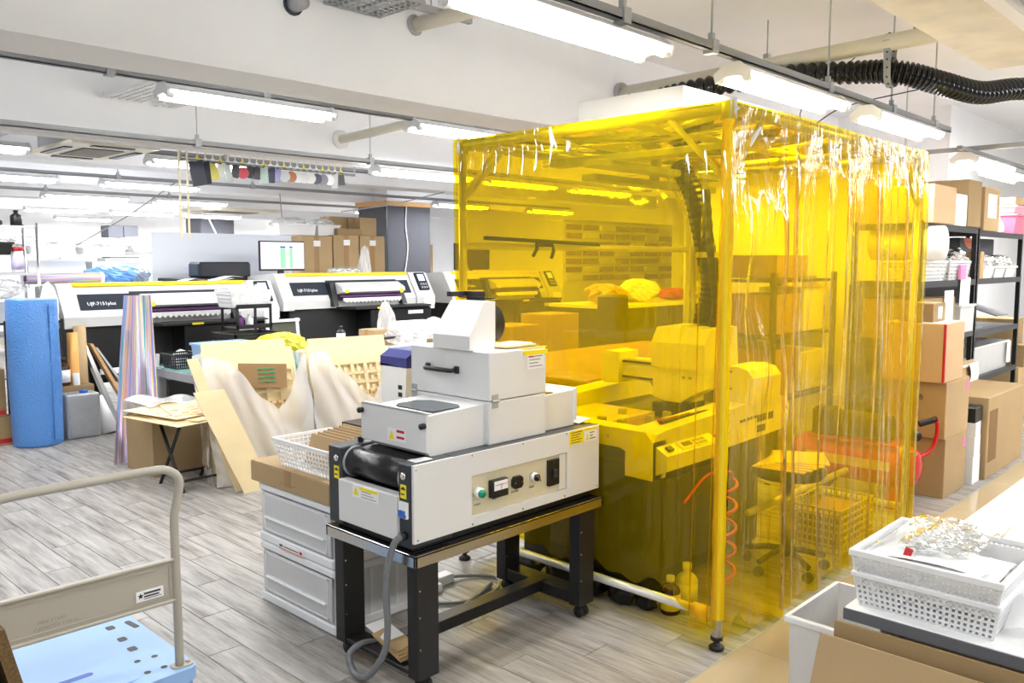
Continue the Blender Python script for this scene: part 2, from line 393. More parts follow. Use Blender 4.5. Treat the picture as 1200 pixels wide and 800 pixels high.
solo('cabinet', MB().box(6.75, 7.05, 17.8, 18.2, 1.4, 2.31, .01).box(7.06, 7.35, 17.8, 18.2, 1.4, 2.31, .01).box(6.75, 7.35, 17.85, 18.2, 0, 1.4), GCOL, 'tall dark grey locker far off near the back wall', 'cabinet')

# ------------------------------------------------------------------ ceiling services
def rail_x(x0, x1, y, z, label, hangers):
    r = thing('lighting_rail', label, 'rail', (x0, y, z), 'hanging lighting rails')
    part('channel', MB().box(x0, x1, y-.02, y+.02, z, z+.006).box(x0, x1, y-.02, y-.014, z, z+.04).box(x0, x1, y+.014, y+.02, z, z+.04), RAILG, r)
    for hx in hangers:
        part('rod', MB().cyl((hx, y, z+.04), (hx, y, CZ), .005, 6), GALV, r)
        part('clamp', MB().box(hx-.025, hx+.025, y-.028, y+.028, z-.012, z+.052).box(hx-.012, hx+.012, y-.012, y+.012, z+.052, z+.085), GALV, r)
    return r
def light(x0, y, z, label, L=1.2, lamp=1.0, wid=.1, ax='x'):
    """open twin tube batten: spine, slanted reflector, end caps, sockets, two tubes"""
    f = thing('ceiling_light', label, 'lamp', (x0+L/2, y, z), 'fluorescent ceiling lights')
    W = wid
    part('reflector', MB().prism([(-W*.35+y, z+.075), (W*.35+y, z+.075), (W*.5+y, z+.05), (W+y, z+.034), (W+y, z+.028), (-W+y, z+.028), (-W+y, z+.034), (-W*.5+y, z+.05)], 0, x0, x0+L), REFL, f)
    for sx in (x0, x0+L-.004):
        part('end_cap', MB().prism([(-W*.4+y, z+.08), (W*.4+y, z+.08), (W*1.02+y, z+.03), (W*.9+y, z-.012), (W*.35+y, z+.012), (-W*.35+y, z+.012), (-W*.9+y, z-.012), (-W*1.02+y, z+.03)], 0, sx-.006, sx+.01), WHITE, f)
    for s in (-1, 1):
        t = part('tube', MB().cyl((x0+.035, y+s*W*.68, z), (x0+L-.035, y+s*W*.68, z), .0155, 12), TUBE, f, True, label='glowing white tube')
        for qa in (x0+.006, x0+L-.04): part('tube_socket', MB().cyl((qa, y+s*W*.68, z), (qa+.034, y+s*W*.68, z), .019, 10), WHITE, t)
    if lamp:
        ld = bpy.data.lights.new('lamp_light', 'AREA'); ld.shape = 'RECTANGLE'; ld.size = L-.1; ld.size_y = W*2; ld.energy = LAMP_W*lamp
        lo = bpy.data.objects.new('lamp_light', ld); COL.objects.link(lo); lo.parent = f; lo.location = (0, 0, -.02); ld.color = (.97, .98, 1)
    return f
rail_x(1.2, 7.1, 2.15, 2.565, 'grey lighting rail running over the yellow booth', (2.9, 3.6, 4.9, 5.9, 6.75))
rail_x(-.6, 9.6, 5.15, 2.66, 'grey lighting rail behind the first white beam', (.9, 2.0, 3.0, 4.4, 5.1, 6.8))
rail_x(1.5, 9.5, 6.55, 2.5, 'thin grey lighting rail along the second white beam', (3.2, 4.9, 6.4))
light(2.04, 2.22, 2.49, 'largest lit twin tube light, cut by the top edge of the picture')
light(3.80, 2.15, 2.47, 'lit twin tube light directly above the near corner of the booth')
light(5.40, 2.12, 2.47, 'lit twin tube light above the far right corner of the booth')
light(.05, 5.15, 2.58, 'lit twin tube light at the left edge behind the first beam')
light(2.30, 5.15, 2.58, 'lit twin tube light behind the first beam above the printers')
light(4.25, 5.15, 2.6, 'lit twin tube light partly hidden by the booth left corner')
light(8.15, 5.15, 2.6, 'added lit twin tube light close to the white wall block behind the booth')  # extra lamp, added to light the wall block
light(6.3, 5.15, 2.6, 'lit twin tube light seen through the booth film behind the roof frame')
light(4.95, 6.7-.15, 2.42, 'lit twin tube light hanging left of the booth above the grey column')
rows = {7.15: [(7.0, 'seen through the left film'), (8.6, 'seen through the middle film')],
        8.0: [(1.2, 'left of the ceiling air conditioner'), (3.42, 'behind the hanging pouches')],
        10.7: [(2.3, 'leftmost'), (4.0, 'above the white partition'), (9.3, 'right of the grey column'), (11.6, 'seen through the booth film')],
        13.3: [(4.15, 'left'), (5.75, 'above the white partition'), (9.6, 'behind the grey column')],
        20.1: [(6.5, 'leftmost'), (9.5, 'middle'), (12.3, 'rightmost')],  # row added to brighten the back wall
        17.0: [(5.0, 'leftmost'), (6.5, 'second from the left'), (8.0, 'third from the left')]}
names = {7.15: 'second row', 8.0: 'third row', 10.7: 'fourth row', 13.3: 'fifth row', 17.0: 'sixth row', 20.1: 'added last far row'}
for y, L in rows.items():
    for x, t in L: light(x, y, 2.5, 'lit light in the %s of lights, %s' % (names[y], t), lamp=2.6 if y > 12 else 1.5 if y > 9 else .9)
    if y in (8.0, 10.7, 13.3): rail_x({8.0: 3.2, 10.7: 2.2, 13.3: 3.5}[y], {8.0: 6.5, 10.7: 12.8, 13.3: 11}[y], y, 2.585, 'grey lighting rail carrying the %s of lights' % names[y], (4.2, 6))
light(8.05, 2.3, 2.44, 'short view of a lit light above the black racks', wid=.12, lamp=1.8)
light(9.35, 2.42, 2.44, 'lit light cut by the right edge above the black racks', wid=.12, lamp=1.8)
r = thing('lighting_rail', 'grey cross rail above the black racks at the right', 'rail', (8.35, 2.5, 2.56), 'hanging lighting rails')
part('channel', MB().box(8.33, 8.37, 1.6, 3.3, 2.56, 2.6), RAILG, r)
part('channel', MB().box(7.9, 10.8, 2.28, 2.32, 2.53, 2.56), RAILG, r)
for y in (1.75, 2.9): part('rod', MB().cyl((8.35, y, 2.6), (8.35, y, CZ), .006, 6), GALV, r)
solo('wall_bracket', MB().box(9.95, 11.2, 2.84, 2.98, 2.28, 2.33, .008).box(10.0, 10.05, 2.7, 2.95, 2.24, 2.28), GALV, 'grey steel wall bracket under the lights above the racks', 'bracket')
light(1.2, -1.0, 2.49, 'added unseen light on the camera side of the tile strip, left', lamp=.7)  # this pair is added out of view to light beam faces and film
light(3.0, -1.0, 2.49, 'added unseen light on the camera side of the tile strip, right', lamp=.7)
for x, t in ((5.0, 'first'), (6.8, 'second'), (8.6, 'third'), (10.4, 'fourth')): light(x, -.9, 2.49, 'added unseen light over the tile side beyond the desk, %s from the desk' % t, lamp=.7)  # out-of-view row added so the pleated film catches highlights
for x, t in ((6.0, 'nearest'), (7.8, 'middle'), (9.6, 'farthest')): light(x, .45, 2.49, 'added unseen light over the tile strip right of the racks, %s' % t, lamp=.7)  # second out-of-view row, added for reflections in the film
light(-.6, .9, 2.49, 'added unseen light above the camera position', lamp=.8)  # added out of view as extra front light
f = thing('ceiling_light', 'pale grey batten light fixed under the worn soffit, switched off', 'lamp', (4.1, .85, 2.52), 'fluorescent ceiling lights')
part('reflector', MB().prism([(.78, 2.6), (.92, 2.6), (.98, 2.55), (.72, 2.55)], 0, 3.35, 4.6), REFL, f)
for y in (.81, .89): part('tube', MB().cyl((3.4, y, 2.535), (4.55, y, 2.535), .0155), WHITE, f, True)

p = thing('overhead_pipe', 'cream painted pipe running from the first beam over the booth', 'pipe', (5.6, 4.2, 2.95))
part('run', MB().cyl((5.64, 4.2, 2.93), (5.5, .9, 2.95), .052, 20), CREAMP, p, True)
part('wall_flange', MB().cyl((5.64, 4.2, 2.93), (5.635, 4.17, 2.93), .085, 20), GALV, p, True)
part('band', MB().cyl((5.615, 3.45, 2.93), (5.613, 3.41, 2.93), .056, 20), GALV, p, True)
for y in (2.9, 1.9): part('rod', MB().cyl((5.6, y, 2.97), (5.6, y, CZ), .005, 6).box(5.58, 5.62, y-.02, y+.02, 2.98, 3.02), GALV, p)
p = thing('perforated_strap', 'grey perforated strap slung round the cream pipe and black hose', 'strap', (5.58, 2.05, 2.7))
sp = arc([(5.50, 2.05, 2.95), (5.55, 2.05, 3.0), (5.61, 2.05, 2.99), (5.635, 2.05, 2.93), (5.62, 2.05, 2.86), (5.66, 2.04, 2.78), (5.64, 2.04, 2.7), (5.57, 2.04, 2.67), (5.51, 2.04, 2.71), (5.5, 2.04, 2.8), (5.52, 2.05, 2.88), (5.495, 2.05, 2.95)], 5)
sb = MB(); n = len(sp)
for i, q in enumerate(sp): sb.v += [(q.x, q.y-.022, q.z), (q.x, q.y+.022, q.z)]
sb.f += [(2*i, 2*i+1, 2*i+3, 2*i+2) for i in range(n-1)]
part('band', sb, GALV, p)
hl = MB()
for q in sp[2::3]: hl.cyl((q.x-.004, q.y, q.z), (q.x+.004, q.y, q.z), .006, 8)
part('hole', hl, BLACK, p)
# corrugated hose
cl = arc([(5.34, 3.9, 2.72), (5.38, 3.5, 2.80), (5.50, 2.9, 2.84), (5.57, 2.3, 2.80), (5.60, 2.0, 2.76), (5.8, 1.82, 2.70), (6.2, 1.7, 2.68), (6.7, 1.58, 2.76), (7.4, 1.35, 2.8)], 24)
dense = []
for i in range(len(cl)-1):
    for k in range(3): dense.append(cl[i].lerp(cl[i+1], k/3))
hs = MB().tube(dense, .07, 18, rf=lambda i: .056+.020*(.5+.5*math.cos(i*2*PI/8))**.6)
solo('corrugated_hose', hs, mat('black_hose_pvc', (14, 14, 16), .14), 'black corrugated hose sagging under the cream pipe', 'hose', smooth=True)
p = thing('overhead_pipe', 'cream pipe stub between the second beam and lighting rail', 'pipe', (4.68, 6.75, 2.73))
part('run', MB().cyl((4.70, 6.75, 2.72), (4.62, 4.62, 2.76), .04, 16), CREAMP, p, True)
part('wall_flange', MB().cyl((4.70, 6.75, 2.72), (4.70, 6.72, 2.72), .085, 16), WHITE, p, True)
p = thing('pipe_stub', 'cream pipe stub plastered into the first beam, top edge of the picture', 'pipe', (3.45, 4.15, 3.06))
part('run', MB().cyl((3.5, 4.2, 3.05), (3.75, 3.55, 3.13), .045, 16), CREAMP, p, True)
part('collar', MB().cyl((3.5, 4.21, 3.05), (3.505, 4.19, 3.052), .065, 14), GALV, p)
p = thing('pipe_stub', 'dark round pipe end in the first beam at the top edge', 'pipe', (2.63, 4.15, 3.0))
part('run', MB().cyl((2.63, 4.2, 2.99), (2.63, 4.1, 2.99), .045, 16), GALV, p, True)
part('collar', MB().cyl((2.63, 4.21, 2.99), (2.63, 4.19, 2.99), .06, 14), DGREY, p)
p = thing('strut_channel', 'short grey strut channel above the large lit light', 'rail', (3.45, 4.05, 3.1))
part('channel', MB().box(2.9, 3.83, 4.02, 4.06, 3.09, 3.13, .003), GALV, p)
for x in (3.1, 3.5): part('rod', MB().cyl((x, 4.04, 3.13), (x, 4.04, CZ), .005, 6), GALV, p)
def cable_tray(x0, x1, y0, y1, z, label, nx, ny, m=GALV):
    t = thing('cable_tray', label, 'cable tray', ((x0+x1)/2, (y0+y1)/2, z))
    part('tray_bottom', MB().lattice((x0, y0, z), (x1, y0, z), (x1, y1, z), (x0, y1, z), nx, ny, .022, .004), m, t)
    part('side_rail', MB().box(x0, x1, y0-.005, y0, z-.01, z+.04), m, t)
    part('side_rail', MB().box(x0, x1, y1, y1+.005, z-.01, z+.04), m, t)
    for x in (x0+.1, x1-.1): part('rod', MB().cyl((x, (y0+y1)/2, z), (x, (y0+y1)/2, CZ), .005, 6), GALV, t)
cable_tray(2.8, 3.2, 3.75, 4.15, 3.03, 'perforated steel cable tray end on the first beam', 10, 8)
cable_tray(2.55, 2.83, 5.25, 6.7, 2.81, 'perforated white cable tray behind the first beam', 5, 24, WHITE)
cable_tray(2.95, 3.1, 5.25, 6.7, 2.80, 'second perforated cable tray behind the first beam', 3, 24, WHITE)
cable_tray(1.7, 2.3, 7.2, 8.9, 2.66, 'cable tray at left beside the ceiling air conditioner', 9, 22, GALV)
a = thing('ceiling_air_conditioner', 'cream four way cassette air conditioner at upper left', 'air conditioner', (3.15, 8.35, 2.58))
part('casing', MB().box(2.68, 3.27, 7.65, 8.65, 2.6, 2.86, .01), GALV, a)
part('face_panel', MB().box(2.60, 3.35, 7.55, 8.75, 2.565, 2.60, .01), CREAMP, a)
part('intake_grille', MB().box(2.80, 3.15, 7.85, 8.45, 2.555, 2.565, .004), mat('grille_shade', (120, 112, 98), .6), a)
for b_ in ((2.80, 3.15, 7.62, 7.70), (2.80, 3.15, 8.60, 8.68), (2.64, 2.71, 7.85, 8.45), (3.24, 3.31, 7.85, 8.45)):
    part('air_slot', MB().box(*b_, 2.555, 2.57), BLACK, a)
a = thing('ceiling_air_conditioner', 'distant cassette air conditioner above the far cartons', 'air conditioner', (7.5, 14, 2.5))
part('face_panel', MB().box(6.8, 8.2, 13.6, 14.6, 2.45, 2.5, .01), CREAMP, a)
part('intake_grille', MB().box(7.1, 7.9, 13.9, 14.4, 2.44, 2.45), mat('grille_shade', (120, 112, 98), .6), a)
for i, (a_, b_) in enumerate((((4.6, 9.9, 2.55), (3.4, 9.9, 1.75)), ((8.0, 9.0, 2.55), (6.2, 8.9, 2.2)), ((6.9, 11.5, 2.6), (6.95, 11.5, 2.0)))):
    solo('ceiling_cable', MB().tube([a_, ((a_[0]+b_[0])/2, a_[1], (a_[2]+b_[2])/2-.04), b_], .008, 6), RAILG, ('thin grey cable dropping from the ceiling at far left', 'slack grey cable slanting under the far lights', 'thin vertical cable above the white partition')[i], 'cable')
solo('ceiling_cable', MB().tube(arc([(6.6, 2.6, 3.2), (6.2, 2.9, 2.75), (5.9, 2.7, 2.55), (5.75, 2.4, 2.62), (5.9, 1.95, 2.7)]), .004, 5), BLACK, 'thin black wire looping under the cream pipe', 'cable')

# ------------------------------------------------------------------ yellow booth
BX0, BX1, BY0, BY1, BZ = 2.972, 5.10, 1.69, 3.20, 2.165
bt = thing('film_booth', 'large booth of aluminium pipes hung all round with transparent yellow vinyl film', 'booth', (BX0, BY0, 0))
PPOST = mat('pale_anodised_pipe', (226, 226, 228), .3, .25)
for i, (x, y) in enumerate(((BX0, BY0), (BX1, BY0), (BX0, BY1), (BX1, BY1))):
    q = part('post', MB().cyl((x, y, .055), (x, y, BZ+.02), .021, 20), PPOST, bt, True)
    part('levelling_foot', MB().lathe((x, y, 0), [(.03, 0), (.032, .012), (.02, .022), (.012, .026), (.012, .04), (.026, .042), (.026, .055), (.01, .06)]), BLACK, q, True)
for (a, b_) in (((BX0, BY0), (BX1, BY0)), ((BX0, BY1), (BX1, BY1)), ((BX0, BY0), (BX0, BY1)), ((BX1, BY0), (BX1, BY1))):
    part('top_rail', MB().cyl((*a, BZ), (*b_, BZ), .02, 16), PPOST, bt, True)
for y in (2.15, 2.68): part('roof_bar', MB().cyl((BX0, y, BZ-.005), (BX1, y, BZ-.005), .018, 12), PPOST, bt, True)
for x in (3.6, 4.35): part('roof_bar', MB().cyl((x, BY0, BZ-.045), (x, BY1, BZ-.045), .018, 12), PPOST, bt, True)
for (a, b_, z) in (((BX0, BY0), (BX0, BY1), .14), ((BX0, BY1), (BX1, BY1), .14), ((BX1, BY0), (BX1, BY1), .14), ((BX0+.9, BY0+.35), (BX1, BY0+.35), .30), ((BX0, BY1), (BX1, BY1), 1.66)):
    part('lower_rail' if z < 1 else 'middle_rail', MB().cyl((*a, z), (*b_, z), .019, 16), PPOST, bt, True)
for (x, y, dx, dy) in ((BX0, BY0, .28, 0), (BX0, BY0, 0, .28), (BX0, BY1, 0, -.28), (BX0, BY1, .3, 0), (BX1, BY0, -.28, 0), (BX1, BY1, -.28, 0)):
    part('corner_brace', MB().cyl((x, y, BZ-.28), (x+dx, y+dy, BZ), .013, 10), WMETAL, bt)
for (x, y) in ((BX0, BY0), (BX0, BY1), (BX1, BY0)):
    part('joint_clamp', MB().cyl((x, y, BZ-.04), (x, y, BZ+.04), .03, 14).cyl((x-.01, y-.032, BZ), (x+.01, y-.032, BZ), .006, 8), WMETAL, bt, True)
part('film_wrap', MB().tube([(BX0, BY0, .13+.02*k) for k in range(0, 104, 3)], .027, 20, rf=lambda i: .0265+.0015*math.sin(i*1.3), cap=False), mat('yellow_film_wrap', (250, 222, 50), .22), bt, True, label='several turns of yellow film round the near post')
part('rail_cap', MB().cyl((BX0-.005, BY0+.03, .14), (BX0-.005, BY0+.11, .14), .031, 16), mat('yellow_tape_end', (255, 226, 60), .4), bt, True, label='yellow wrapped end of the lower rail')

def frnd(seed):
    r = random.Random(seed); return [(r.uniform(3, 26), r.uniform(0, 6.28), r.uniform(.4, 1)) for _ in range(9)]
FA, FB = frnd(3), frnd(5)
def hsum(F, t): return sum(a*math.sin(f*t+p)/f for f, p, a in F)
def smooth(a, b_, t):
    t = max(0, min(1, (t-a)/(b_-a))); return t*t*(3-2*t)
def filmA(u, v):
    y = 3.235-u*(3.235-1.668)
    zb = .205+.018*math.sin(17*y)+.012*math.sin(41*y+1)-.10*smooth(1.95, 1.72, y)
    z = zb+(2.193-zb)*v
    near = smooth(2.05, 1.75, y)*smooth(0, .5, 1.05-v)
    yy = y+near*.018*math.sin(y*75+.6*z)
    x = 2.947-.012*abs(hsum(FA, y*1.0+.05*z))-near*(.016+.014*math.cos(y*75+.6*z))
    x -= .006*smooth(.86, .97, v)*math.sin(y*70)*smooth(2.3, 3.0, y)*(1-smooth(.97, 1, v))   # small gathers at the top left
    x -= .004*math.sin(8*y+3*z)
    return (x, yy, z)
part('film_curtain', MB().grid(filmA, 260, 70), FILMFLAT, bt, True, label='taut yellow film sheet on the side with the curing machine')
pleats = [(3.36, .05, .9), (3.47, .09, 1), (3.78, .06, .8), (3.98, .05, .8), (4.10, .05, .7), (4.42, .08, 1), (4.62, .05, .6), (4.82, .09, 1), (5.02, .06, .9), (3.09, .04, .5)]
def filmB(u, v):
    x = 2.945+u*(5.135-2.945)
    zb = .055+.012*math.sin(13*x)+.07*math.exp(-((x-3.06)/.06)**2)
    z = zb+(2.195-zb)*v
    s = 0; yo = 0; xo = 0
    for c, w_, a in pleats:
        cc = c+.03*math.sin(1.6*z+c*5)*(1-v); g = math.exp(-((x-cc)/w_)**2)*a; s += g
    ph = x*62+.5*math.sin(2*z+x*3)
    top = smooth(0, .12, 1-v)
    yo = -.012*abs(hsum(FB, x*1.4+.08*z))-s*top*(.018+.018*math.cos(ph)); xo = s*top*.021*math.sin(ph)
    # slack swag under the near top corner
    q = math.exp(-((x-3.2)/.16)**2)
    yo += q*.03*math.sin(9*(z+2.2*(x-3.2)**2*3)+1)*smooth(.35, .6, v)*smooth(0, .06, 1-v)
    yo += .008*math.sin(5*x+2.3*z)+.004*math.sin(33*x+1.5*math.sin(3*z))*top
    return (x+xo, 1.657+yo-.012*(1-v), z)
part('film_curtain', MB().grid(filmB, 620, 70), FILM, bt, True, label='pleated yellow film curtain facing the tile strip')
part('film_curtain', MB().grid(lambda u, v: (2.95+u*2.17, 3.228+.012*hsum(FB, u*3), .2+1.985*v), 120, 20), FILMFLAT, bt, True, label='rear yellow film sheet')
part('film_curtain', MB().grid(lambda u, v: (5.128+.012*hsum(FA, u*2+.1*v), 1.665+u*1.56, .1+2.085*v), 120, 20), FILMFLAT, bt, True, label='yellow film sheet at the far end')
part('film_roof', MB().grid(lambda u, v: (2.95+u*2.17, 1.665+v*1.56, 2.19-.05*math.sin(PI*((u*3) % 1))*math.sin(PI*v)), 90, 40), FILMFLAT, bt, True, label='sagging yellow film sheet over the roof')

bx = thing('carton', 'plain white box lying on the booth roof under the first beam', 'box', (4.25, 2.72, 2.195))
part('body', MB().box(3.71, 4.8, 2.37, 3.05, 2.215, 2.46, .004), PAPER, bx)
part('lid_seam', MB().box(3.708, 4.802, 2.70, 2.704, 2.455, 2.462), RAILG, bx)
hb = thing('hanging_rod', 'dark horizontal rod with two bent hooks behind the booth film', 'rod', (3.6, 3.14, 1.66))
part('rod', MB().cyl((3.05, 3.12, 1.70), (4.0, 3.12, 1.68), .011, 10), BMATTE, hb, True)
part('hook', MB().tube([(3.45, 3.12, 1.69), (3.44, 3.11, 1.65), (3.40, 3.10, 1.61)], .01, 8), BMATTE, hb)
part('hook', MB().tube([(3.45, 3.12, 1.67), (3.58, 3.12, 1.67), (3.58, 3.11, 1.64), (3.55, 3.1, 1.60)], .01, 8), BMATTE, hb)

# ------------------------------------------------------------------ flatbed cutting machine inside the booth
m = thing('flatbed_cutting_machine', 'white flatbed cutting machine with gantry head inside the yellow booth', 'machine', (3.7, 2.55, 0))
prof = [(3.04, .62), (3.10, .62), (3.13, .655), (4.28, .68), (4.33, .72), (4.34, .80), (4.30, .85), (4.20, .872), (3.95, .865), (3.14, .832), (3.07, .822), (3.04, .79)]
part('side_housing', MB().prism(prof, 1, 2.06, 2.21), WHITE, m)
part('side_housing', MB().prism(prof, 1, 2.95, 3.09), WHITE, m)
fr = [(2.06, .62), (2.06, .79), (2.10, .832), (3.05, .832), (3.09, .80), (3.09, .62), (3.02, .62), (3.0, .71), (2.95, .745), (2.24, .745), (2.17, .72), (2.14, .69), (2.14, .62)]
part('front_housing', MB().prism(fr, 0, 3.035, 3.14), WHITE, m)
part('bed', MB().box(3.14, 4.3, 2.21, 2.95, .735, .765), mat('dark_machine_bed', (70, 66, 60), .5), m)
part('bed_rim', MB().box(3.13, 3.2, 2.21, 2.95, .765, .80, .004).box(3.2, 4.3, 2.21, 2.27, .765, .80, .004), WHITE, m)
part('linear_slot', MB().box(3.22, 4.2, 2.135, 2.155, .836, .852), BLACK, m)
part('scale_strip', MB().box(3.25, 4.0, 2.165, 2.185, .838, .8475), RED, m)
part('work_board', MB().box(3.30, 3.70, 2.50, 2.90, .766, .79, .002), PLY, m, label='pale board lying on the bed')
part('work_board', MB().box(3.25, 3.62, 2.30, 2.48, .766, .776), BRTABLE, m)
for (x, y) in ((3.27, 2.52), (3.45, 2.36), (3.27, 2.40), (3.52, 2.58), (3.6, 2.36)):
    part('clamp', MB().box(x-.015, x+.015, y-.02, y+.02, .766, .82, .003), GALV, m)
part('fixture_block', MB().box(3.7, 3.95, 2.35, 2.52, .766, .84, .004), DGREY, m)
# control panel
cp = part('control_panel', MB().prism([(2.0, .668), (2.0, .735), (2.06, .768), (2.06, .64)], 0, 3.06, 3.50), WHITE, m)
def slope(x0, x1, t0, t1, h=.004):   # box on the sloped top of the control panel
    y0, y1 = 2.0+.06*t0, 2.0+.06*t1; z0, z1 = .735+.033*t0, .735+.033*t1
    return MB().add([(x0, y0, z0), (x1, y0, z0), (x1, y1, z1), (x0, y1, z1), (x0, y0-.5*h, z0+h), (x1, y0-.5*h, z0+h), (x1, y1-.5*h, z1+h), (x0, y1-.5*h, z1+h)],
                    [(3, 2, 1, 0), (4, 5, 6, 7), (0, 1, 5, 4), (1, 2, 6, 5), (2, 3, 7, 6), (3, 0, 4, 7)])
part('keypad', slope(3.20, 3.43, .15, .9), CREAMP, cp)
part('display', slope(3.23, 3.30, .4, .75, .006), DGREY, cp)
for k in range(6): part('key', slope(3.32+.035*(k % 3), 3.345+.035*(k % 3), .25+.3*(k//3), .45+.3*(k//3), .006), RAILG, cp)
part('switch', slope(3.10, 3.14, .3, .7, .01), mat('green_black_switch', (16, 70, 40), .4), cp)
part('emergency_button', MB().cyl((3.54, 2.06, .735), (3.54, 2.03, .745), .016, 14), RED, cp, True)
ll = MB()
for k, w_ in enumerate((.03, .02, .028, .02, .03)): ll.box(3.80+.036*k, 3.80+.036*k+w_, 2.0585, 2.06, .772+.0012*k, .786+.0012*k)
for k, w_ in enumerate((.024, .024, .024, .012, .024, .024)): ll.box(3.98+.03*k, 3.98+.03*k+w_, 2.0585, 2.06, .752, .79)
part('lettering', ll, DGREY, m)
part('nameplate', MB().box(3.98, 4.06, 2.055, 2.06, .70, .735), DGREY, m)
for (y, z) in ((2.3, .79), (2.6, .79)): part('screw', MB().cyl((3.03, y, z), (3.036, y, z), .007, 8), GALV, m)
# gantry
part('gantry_beam', MB().box(3.88, 3.97, 2.15, 2.86, .915, 1.035, .006).box(3.872, 3.882, 2.15, 2.86, .985, 1.0), WHITE, m)
part('gantry_rail', MB().box(3.868, 3.88, 2.15, 2.86, 1.012, 1.022).box(3.868, 3.88, 2.15, 2.86, .925, .935), BLACK, m)
part('gantry_end', MB().prism([(2.84, .895), (2.84, 1.07), (2.93, 1.075), (2.96, 1.05), (2.96, .90), (2.93, .89)], 0, 3.83, 4.02), WHITE, m)
part('gantry_end', MB().prism([(2.03, .86), (2.03, .99), (2.06, 1.03), (2.12, 1.045), (2.2, 1.04), (2.2, .85), (2.06, .85)], 0, 3.87, 4.17), WHITE, m)
part('gantry_foot', MB().box(3.9, 4.05, 2.08, 2.2, .80, .86), WHITE, m).location.z = 0
hd = part('tool_head', MB().prism([(3.70, 1.03), (3.70, 1.16), (3.75, 1.235), (4.02, 1.24), (4.04, 1.03)], 1, 2.21, 2.53), WHITE, m)
part('spindle_cover', MB().prism([(2.22, 1.03), (2.53, 1.03), (2.53, .87), (2.45, .85), (2.36, .85), (2.30, .89), (2.22, .93)], 0, 3.72, 3.868), WHITE, m)
for y in (2.3, 2.34): part('screw', MB().cyl((3.712, y, .985), (3.72, y, .985), .008, 8), GALV, hd)
part('spindle', MB().cyl((3.79, 2.40, .85), (3.79, 2.40, .83), .02, 12).cyl((3.79, 2.40, .83), (3.79, 2.40, .79), .006, 8), STEEL, m, True)
part('base_cabinet', MB().box(3.16, 4.25, 2.18, 2.95, .04, .64, .01), mat('dark_machine_base', (42, 42, 44), .5), m)
part('base_door', MB().box(3.30, 3.85, 2.165, 2.18, .12, .56, .004), DGREY, m)
for (x, y) in ((3.2, 2.22), (4.2, 2.22), (3.2, 2.9), (4.2, 2.9)): part('foot', MB().cyl((x, y, 0), (x, y, .04), .03, 12), RUBBER, m)
vh = thing('vacuum_hose', 'dark ribbed vacuum hose hanging inside the booth behind the tool head', 'hose', (3.95, 2.4, 1.25))
pts = arc([(3.96, 2.55, 2.1), (3.96, 2.46, 1.95), (3.98, 2.40, 1.7), (4.0, 2.36, 1.45), (3.96, 2.38, 1.24)], 14)
part('hose', MB().tube(pts, .04, 12, rf=lambda i: .052+.006*(i % 2)), BLACK, vh, False)
part('drag_chain', MB().tube(arc([(3.9, 2.34, 1.95), (3.86, 2.28, 1.6), (3.88, 2.26, 1.35), (3.92, 2.3, 1.24)], 10), .02, 8, rf=lambda i: .018+.005*(i % 2)), DGREY, vh)
part('support_pole', MB().cyl((4.05, 2.5, 1.24), (4.05, 2.5, 2.12), .016, 10), ALU, vh, True)
part('plastic_tie', MB().cyl((3.985, 2.38, 1.6), (3.985, 2.38, 1.63), .06, 10), ALU, vh)
for i, (x0, x1, y0, y1, z) in enumerate(((3.2, 4.3, 2.5, 2.6, 2.03), (3.5, 4.7, 2.75, 2.85, 2.0), (3.3, 3.4, 1.9, 2.9, 2.06))):
    s = thing('ceiling_duct_bar', 'metal duct bar under the booth roof, %s' % ('running away from the machine side', 'the rear one with a lamp', 'short cross piece near the machine side')[i], 'bar', (x0, y0, z))
    part('bar', MB().box(x0, x1, y0, y1, z, z+.035, .004), GALV, s)
    part('bracket', MB().box((x0+x1)/2-.02, (x0+x1)/2+.02, (y0+y1)/2-.02, (y0+y1)/2+.02, z+.035, 2.12), GALV, s)

# things on the booth floor
def bottle(x, y, z, r, h, m1, label, cat='bottle', capm=None, lab=None, name='bottle', neck=.35):
    b = thing(name, label, cat, (x, y, z))
    part('body', MB().lathe((x, y, z), [(r*.9, 0), (r, h*.03), (r, h*.62), (r*.85, h*.70), (r*neck, h*.80), (r*neck, h*.88)], 20), m1, b, True)
    part('cap', MB().lathe((x, y, z), [(r*neck*1.25, h*.86), (r*neck*1.25, h), (r*neck*1.1, h)], 16), capm or WHITE, b, True)
    if lab: part('paper_label', MB().lathe((x, y, z), [(r*1.012, h*.12), (r*1.012, h*.56)], 20), lab, b, True)
    return b
bottle(3.03+.12, 2.03, 0, .045, .17, mat('brown_glass', (60, 34, 14), .15), 'brown bottle with a pale yellow label inside the booth floor edge', lab=YLAB)
bottle(3.27, 2.02, 0, .05, .2, WHITE, 'white bottle with a red line beside the brown bottle in the booth', capm=WHITE, lab=PAPER)
for i, (x, y, s, t) in enumerate(((3.08, 2.25, .07, 'nearest'), (3.07, 2.43, .085, 'second'), (3.08, 2.62, .08, 'third'), (3.07, 2.82, .075, 'farthest'), (3.1, 2.10+.03, .05, 'smallest'))):
    rr = random.Random(i); ph = [rr.uniform(0, 6) for _ in range(4)]
    def lump(u, v, x=x, y=y, s=s, ph=ph):
        a, b_ = u*2*PI, v*PI; k = s*(1+.12*math.sin(5*a+ph[0])+.1*math.sin(7*b_+ph[1]))
        return (x+.6*k*math.sin(b_)*math.cos(a), y+1.1*k*math.sin(b_)*math.sin(a), max(.001, s*.75+s*.8*math.cos(b_)))
    solo('black_bag', MB().grid(lump, 24, 12), mat('black_poly_bag', (16, 16, 18), .3), 'crumpled black bag under the film edge on the booth floor, %s one' % t, 'bag', 'black bags in the booth', smooth=True)
